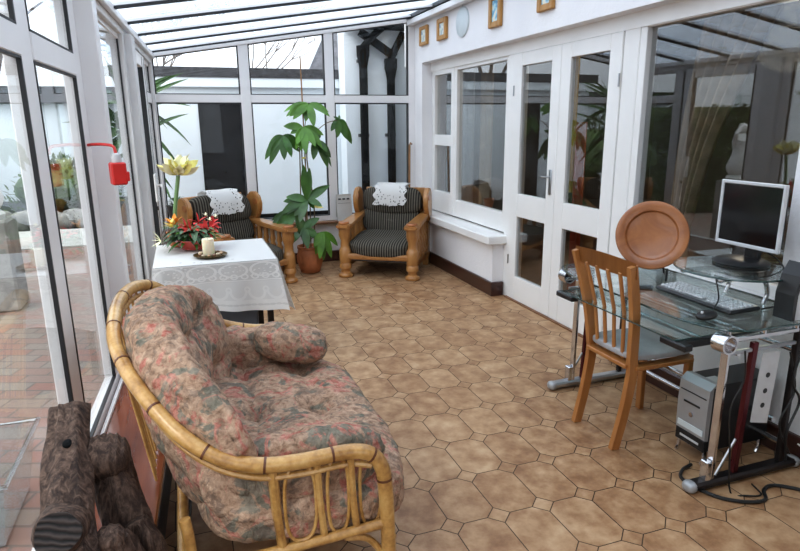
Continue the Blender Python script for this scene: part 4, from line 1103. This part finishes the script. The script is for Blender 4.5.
for y in (1.705, 2.765):
    sgn = -1 if y < 2 else 1; dx = 0 if y < 2 else .06
    f = B(); f.bb(1.87+dx*.5, 2.45, y-.028, y+.028, .008, .045, .010); D_(f, 'foot_bar', brushed if dx else darkmetal)
    for x in (1.868+dx*.5, 2.447):
        f = B(); f.blob((x, y, .025), (.05, .062, .048), 2.6, 5); D_(f, 'foot_cap', silverp, 'all')
    f = B(); f.bar((1.968+dx, y, .044), (1.972+dx, y, .64), .034, .018, .003); D_(f, 'leg', chrome)
    f = B(); f.bb(1.93+dx, 1.957+dx, y-.02, y+.02, .044, .13, .004); D_(f, 'leg_block', chrome)
    f = B(); f.bar((2.10, y, .044), (2.12, y, .63), .022, .03, .003); D_(f, 'leg', maroon)
    f = B(); f.bar((2.36, y, .044), (2.36, y, .715), .026, .026, .004); D_(f, 'leg', darkmetal)
    f = B(); f.bar((1.93, y, .655), (2.42, y, .655), .022, .022, .004, up=(0, 1, 0)); D_(f, 'top_rail', chrome)
    f = B(); f.bar((1.97, y, .598), (2.40, y, .598), .016, .016, .003, up=(0, 1, 0)); D_(f, 'top_rail', brushed)
    f = B(); yy = y+sgn*.045; Mx = Matrix(((1, 0, 0), (0, 0, 1), (0, -1, 0)))
    f.lathe([(.038, -.03), (.038, .03), (.031, .03), (.031, -.03), (.038, -.0301)], 24, (1.905+dx, yy-dx*.5, .668), Mx, caps=False); f.lathe([(.0305, -.004), (.0305, .004)], 24, (1.905+dx, yy-dx*.5, .668), Mx); D_(f, 'bracket_ring', chrome, True)
    for x in (1.97, 2.16, 2.34): f = B(); f.tube([(x, y, .66), (x, y, .714)], .012, 10); D_(f, 'glass_support', chrome, True)
    f = B(); f.bar((2.0, y, .048), (2.09, y, .20), .008, .008); D_(f, 'brace', brushed)
pl_ = B(); out = [(2.150, .27), (2.245, .25), (2.262, .575), (2.163, .575)]
pl_.prism([(a, b) for a, b in out], .004, Matrix(((1, 0, 0), (0, 0, -1), (0, 1, 0))), (0, 1.70, 0)); pn_ = D_(pl_, 'side_panel', lightgrey)
for z in (.34, .405, .475): f = B(); f.tube([(2.205+(z-.4)*.05, 1.6945, z), (2.205+(z-.4)*.05, 1.6955, z)], .0115, 16); D_(f, 'hole', blackp, False, pn_)
for x, z in ((2.36, .56), (2.36, .13), (2.05, .585), (2.30, .25)): f = B(); f.tube([(x, 1.71, z), (x, 2.76, z)], .012, 10); D_(f, 'cross_tube', chrome, True)
# raised monitor shelf
sh_o = [(2.205+.215*math.cos(a), 1.94+.235*math.sin(a)) for a in [2*PI*k/48 for k in range(48)]]
glass_sheet(sh_o, .872, .008, 'monitor_shelf', 'shelf_edge')
for y, x in ((2.06, 2.08), (1.86, 2.08)):
    f = B(); f.tube(smooth_path([(2.33, y, .724), (2.345, y, .77), (2.32, y, .825), (2.24, y, .850), (x, y, .853)], 6), .010, 10); o = D_(f, 'shelf_arm', chrome, True)
    f = B(); f.blob((x-.01, y, .855), (.032, .032, .030), 2, 5); D_(f, 'ball_end', chrome, 'all', o)

mo = thing('computer_monitor', 'square silver-framed flat monitor with a dark screen on the raised glass shelf', 'monitor', (2.33, 1.985, .881))
mx0, my, mz = 2.335, 1.985, 1.095; mh = .145; mw = .163
f = B(); f.box((mx0+.018, my, mz), (.034, 2*mw-.02, 2*mh-.02), bev=.012); f.build('back_shell', blackp, mo, world=True)
f = B(); bz = .015
f.bb(mx0-.012, mx0+.006, my-mw, my-mw+bz, mz-mh, mz+mh, .003); f.bb(mx0-.012, mx0+.006, my+mw-bz, my+mw, mz-mh, mz+mh, .003)
f.bb(mx0-.012, mx0+.006, my-mw+bz, my+mw-bz, mz+mh-bz, mz+mh, .003); f.bb(mx0-.012, mx0+.006, my-mw+bz, my+mw-bz, mz-mh, mz-mh+bz*1.15, .003); f.build('bezel', lightgrey, mo, world=True)
B().bb(mx0-.006, mx0, my-mw+bz, my+mw-bz, mz-mh+bz*1.15, mz+mh-bz).build('screen', screen_m, mo, world=True)
B().box((mx0+.045, my, .98), (.03, .07, .18), (0, 0, 0), .006).build('neck', blackp, mo, world=True)
B().lathe([(.115, 0), (.118, .008), (.10, .018), (.03, .024), (.001, .024)], 30, (mx0-.02, my, .8815)).build('base', blackp, mo, True, world=True)

kb_ = thing('keyboard', 'silver-grey keyboard with black edge lying along the glass desk top', 'keyboard', (2.145, 2.0, .7255), R_(-2))
f = B(); f.box((0, 0, .009), (.165, .44, .018), (0, R_(-2), 0), .006); f.build('case', blackp, kb_)
f = B(); f.box((0.004, 0, .0182), (.145, .425, .003), (0, R_(-2), 0)); f.build('key_bed', silverp, kb_)
key0 = None
for r in range(5):
    for c in range(18):
        if r == 0 and 5 < c < 11:
            if c != 8: continue
            k = B().box((0, 0, 0), (.016, .105, .008), bev=.002).build('key', lightgrey, kb_); k.location = (-.055, .004, .0235); continue
        if key0 is None: key0 = k = B().box((0, 0, 0), (.0165, .0185, .008), bev=.002).build('key', lightgrey, kb_)
        else: k = key0.copy(); COL.objects.link(k); k.parent = kb_
        x = -.055+r*.0245; k.location = (x, -.201+c*.0232+(.006 if c > 3 else 0), .0235+x*.035)
ms_ = thing('computer_mouse', 'black computer mouse on the glass beside the keyboard', 'mouse', (1.93, 1.78, .7245), R_(15))
f = B(); f.blob((0, 0, .017), (.115, .062, .036), 2.3, 8); f.build('shell', blackp, ms_, 'all')
f = B(); f.tube([(-.035, -.004, .034), (-.035, .004, .034)], .006, 10); f.build('scroll_wheel', lightgrey, ms_, True)

# turned wooden plate on a black easel
PC = Vector((2.20, 2.42, .942)); nrm = Vector((-.66, -.72, .27)).normalized()
MQ = nrm.to_track_quat('Z', 'Y').to_matrix()
f = B(); f.lathe([(.07, -.020), (.11, -.016), (.170, -.002), (.174, .003), (.170, .009), (.150, .011), (.126, .004), (.118, -.008), (.10, -.013), (.02, -.015), (.0005, -.015)], 56, PC, MQ)
wp_ = f.build('wooden_plate', oak_dark, None, True); tag(wp_, 'large round turned wooden plate propped upright on the desk', 'plate')
es = thing('plate_easel', 'black metal plate easel holding the wooden plate on the desk', 'easel', (2.25, 2.46, .724))
side = Vector((0, 0, 1)).cross(nrm).normalized(); nh = Vector((nrm.x, nrm.y, 0)).normalized()
for s in (-1, 1):
    b0 = Vector((PC.x, PC.y, .728))+side*s*.085+nh*.055; b1 = Vector((PC.x, PC.y, .775))+side*s*.085+nh*.062
    b2 = Vector((PC.x, PC.y, .740))+side*s*.085+nh*-.0; b3 = Vector((PC.x, PC.y, .728))+side*s*.075-nh*.10; b4 = Vector((PC.x, PC.y, .98))+side*s*.03-nh*.055
    f = B(); f.tube(smooth_path([b0+Vector((0, 0, .06)), b0+Vector((0, 0, .03)), b0], 4)+[b2-Vector((0, 0, .008)), b3, b4], .0055, 8); f.build('support', blackp, es, True, world=True)

# speaker at the near end of the desk
spk = thing('desk_speaker', 'grey desktop speaker with curved black front at the near end of the glass desk', 'speaker', (2.30, 1.675, .724))
out = [(2.215, .725), (2.455, .725), (2.455, .945), (2.265, .945), (2.235, .90), (2.216, .83)]
f = B(); f.prism([(a+.018 if a < 2.4 else a, b) for a, b in out], .075, Matrix(((1, 0, 0), (0, 0, -1), (0, 1, 0))), (0, 1.715, 0)); f.build('body', lightgrey, spk, world=True)
fr_ = [(2.215, .725), (2.232, .725), (2.233, .83), (2.252, .90), (2.284, .946), (2.262, .955), (2.232, .905), (2.213, .83)]
f = B(); f.prism(fr_, .083, Matrix(((1, 0, 0), (0, 0, -1), (0, 1, 0))), (0, 1.719, 0)); f.build('front', blackp, spk, world=True)
f = B(); f.box((2.243, 1.6355, .915), (.014, .002, .008)); f.build('badge', lightgrey, spk, world=True)

# computer tower
pcx = thing('computer_tower', 'black computer tower with silver front standing under the glass desk', 'computer', (2.22, 1.915, .0))
x0, y0, y1, z0, z1 = 2.055, 1.828, 1.995, .07, .385
f = B(); f.bb(x0+.02, 2.43, y0, y1, z0, z1, .006); f.build('case', blackp, pcx, world=True)
out = [(x0+.02, z0+.055), (x0, z0+.06), (x0-.004, z0+.2), (x0, z1-.02), (x0+.03, z1+.008), (x0+.06, z1+.004), (x0+.06, z1-.002), (x0+.022, z1-.01)]
f = B(); f.prism(out, y1-y0, Matrix(((1, 0, 0), (0, 0, -1), (0, 1, 0))), (0, y1, 0)); f.build('front_panel', silverp, pcx, world=True)
f = B(); f.bb(x0, x0+.022, y0, y1, z0, z0+.058, .004); f.build('lower_panel', blackp, pcx, world=True)
xm = x0-.004
f = B(); f.bb(xm-.001, xm+.006, y0+.012, y1-.012, z1-.065, z1-.061); f.build('drive_slot', blackp, pcx, world=True)
f = B(); f.bb(xm-.003, xm+.005, y0+.04, y1-.035, z1-.118, z1-.108, .002); f.build('floppy_slot', blackp, pcx, world=True)
f = B(); f.tube([(xm-.004, (y0+y1)/2, z1-.165), (xm+.004, (y0+y1)/2, z1-.165)], .011, 16); f.build('power_button', chrome, pcx, True, world=True)
f = B(); f.bb(xm-.001, xm+.004, y0+.012, y1-.012, z0+.075, z0+.102); f.build('sticker', palebluem, pcx, world=True)
f = B(); f.bb(x0-.002, x0+.004, y0+.03, y1-.03, z0+.025, z0+.035); f.build('port_strip', lightgrey, pcx, world=True)
for yy in (y0+.01, y1-.01):
    for xx in (x0+.02, 2.40): f = B(); f.tube([(xx-.012, yy, .008), (xx, yy, .035), (xx, yy, .072)], .009, 8); f.build('holder_leg', chrome, pcx, True, world=True)
f = B(); f.bb(2.10, 2.17, y0+.03, y0+.09, z1, z1+.003); f.build('paper_label', paper, pcx, world=True)

# cables
def cable(pts, r, mat, label, name='cable', group=None):
    f = B(); f.tube(smooth_path(pts, 8), r, 8); o = f.build(name, mat, None, True); return tag(o, label, 'cable', group)
cable([(2.02, 1.85, .012), (1.95, 1.83, .009), (1.90, 1.77, .009), (1.93, 1.64, .009), (2.01, 1.565, .009), (2.10, 1.545, .009), (2.16, 1.60, .009), (2.24, 1.60, .009), (2.36, 1.48, .009), (2.46, 1.36, .009)], .0075, cable_m, 'thick black cable snaking across the tiles in front of the near desk foot')
cable([(2.02, 1.66, .62), (2.03, 1.655, .5), (1.985, 1.66, .38), (2.0, 1.652, .2), (2.02, 1.64, .006), (2.05, 1.60, .006), (2.12, 1.58, .006), (2.15, 1.65, .006)], .0035, cable_m, 'thin black cable hanging from the desk rail beside the chrome leg')
cable([(2.38, 1.95, .95), (2.40, 1.86, .90), (2.405, 1.80, .80), (2.36, 1.80, .737), (2.24, 1.79, .730)], .0035, cable_m, 'black cable dropping from the monitor to the desk top')
cable([(2.05, 1.865, .86), (2.06, 1.85, .78), (2.05, 1.86, .73)], .003, cable_m, 'short black cable hanging from the raised shelf')
cable([(2.33, 1.655, .60), (2.30, 1.652, .45), (2.36, 1.654, .35), (2.31, 1.65, .22), (2.33, 1.652, .08)], .005, cable_m, 'looped black cable hanging behind the perforated panel, thicker one', group='cables behind the panel')
cable([(2.27, 1.66, .58), (2.33, 1.66, .40), (2.27, 1.66, .26), (2.36, 1.66, .10)], .004, cable_m, 'looped black cable hanging behind the perforated panel, thinner one', group='cables behind the panel')
cable([(2.40, 1.66, .14), (2.44, 1.60, .10), (2.465, 1.50, .05), (2.46, 1.38, .01)], .004, wcable_m, 'grey cable running down the skirting by the near desk foot')
cable([(2.42, 1.66, .20), (2.46, 1.56, .24), (2.465, 1.42, .30)], .004, wcable_m, 'grey cable rising along the white wall by the near desk foot')
cable([(2.41, 1.645, .33), (2.45, 1.60, .26), (2.465, 1.52, .16), (2.45, 1.46, .10)], .003, cable_m, 'thin dark cable against the white wall by the near desk foot')

# ================================================================== DINING CHAIR
dcx = thing('dining_chair', 'light oak slat-back chair with grey padded seat pulled up to the desk', 'chair', (2.0, 2.24, 0))
def Q_(mb, name, mat=oak, sm=False): return mb.build(name, mat, dcx, sm, world=True)
def post(y0, y1, y2):
    pts = smooth_path([(1.795, y0, .0), (1.835, y0+(y1-y0)*.4, .18), (1.862, y1, .36), (1.858, y1, .45), (1.835, y1+(y2-y1)*.45, .66), (1.780, y2, .895)], 6)
    f = B(); N = len(pts); rings = []
    for i, p in enumerate(pts):
        t = (pts[min(i+1, N-1)]-pts[max(i-1, 0)]).normalized(); yv = Vector((0, 1, 0)); xv = yv.cross(t).normalized(); k = i/(N-1)
        w = .023-.006*abs(k-.45); h = .0135
        rings.append([f.bm.verts.new(p+xv*a*w+yv*b*h) for a, b in ((-1, -1), (1, -1), (1, 1), (-1, 1))])
    for A, Bq in zip(rings, rings[1:]):
        for k in range(4): f.bm.faces.new((A[k], A[(k+1) % 4], Bq[(k+1) % 4], Bq[k]))
    f.bm.faces.new(rings[0][::-1]); f.bm.faces.new(rings[-1])
    for v in f.bm.verts: v.co.z = max(v.co.z, .001)
    return Q_(f, 'back_leg')
post(2.095, 2.095, 2.055); post(2.388, 2.395, 2.455)
for y, yb in ((2.10, 2.10), (2.40, 2.40)): f = B(); f.bar((2.205, y, .0), (2.20, yb, .40), .036, .030, .004); Q_(f, 'front_leg')
f = B()
def tr_(u, v):
    y = 2.04+(2.47-2.04)*u; x = 1.797-.016*math.sin(PI*u); z = .838+.072*v+.012*math.sin(PI*u)*v; return Vector((x-.010*v*1.0, y, z))
f.grid(tr_, 14, 3)
bmesh.ops.solidify(f.bm, geom=list(f.bm.faces), thickness=.020); Q_(f, 'top_rail')
for i in range(4):
    u = (i+1)/5; yb = 2.095+.30*u; yt = 2.055+.40*u
    f = B(); pts = [Vector((1.853, yb, .43)), Vector((1.835, yb+(yt-yb)*.5, .65)), Vector((1.792-.012*math.sin(PI*u), yt, .85))]
    f.bar(pts[0], pts[1]+Vector((0, 0, .002)), .020, .012, .003, up=(1, 0, 0)); f.bar(pts[1], pts[2], .020, .012, .003, up=(1, 0, 0)); Q_(f, 'slat')
f = B(); f.bar((1.858, 2.10, .408), (1.858, 2.39, .408), .020, .065, .003, up=(1, 0, 0)); Q_(f, 'seat_rail')
f = B(); f.bar((2.205, 2.10, .40), (2.205, 2.40, .40), .020, .05, .003, up=(1, 0, 0)); Q_(f, 'seat_rail')
for y in (2.095, 2.40): f = B(); f.bar((1.87, y, .40), (2.20, y, .40), .020, .055, .003, up=(0, 1, 0)); Q_(f, 'seat_rail')
f = B(); f.blob((2.035, 2.247, .448), (.385, .345, .045), 5, 14, (0, R_(1), 0)); Q_(f, 'seat', seat_grey, 'all')

# ================================================================== LIGHT
W = bpy.data.worlds.new('overcast'); bpy.context.scene.world = W; W.use_nodes = True; nt = W.node_tree
bg = nt.nodes['Background']; tc = nt.nodes.new('ShaderNodeTexCoord'); sp = nt.nodes.new('ShaderNodeSeparateXYZ'); nt.links.new(tc.outputs['Generated'], sp.inputs[0])
rp = nt.nodes.new('ShaderNodeValToRGB'); e = rp.color_ramp.elements; e[0].position = .0; e[0].color = (.50, .52, .55, 1); e[1].position = .35; e[1].color = (.93, .96, 1, 1)
nt.links.new(sp.outputs[2], rp.inputs[0]); nt.links.new(rp.outputs[0], bg.inputs[0]); bg.inputs[1].default_value = 2.6
sd = bpy.data.lights.new('sun', 'SUN'); sd.energy = 1.1; sd.angle = R_(25); sd.color = (1, .97, .93)
so = bpy.data.objects.new('sun', sd); COL.objects.link(so); so.rotation_euler = Vector((.75, .55, -1.0)).to_track_quat('-Z', 'Y').to_euler()
sc = bpy.context.scene; sc.view_settings.view_transform = 'Standard'; sc.view_settings.look = 'None'; sc.view_settings.exposure = .12; sc.view_settings.gamma = .9
sc.cycles.max_bounces = 8; sc.cycles.transparent_max_bounces = 16; sc.cycles.sample_clamp_indirect = 6; sc.cycles.caustics_reflective = False; sc.cycles.caustics_refractive = False
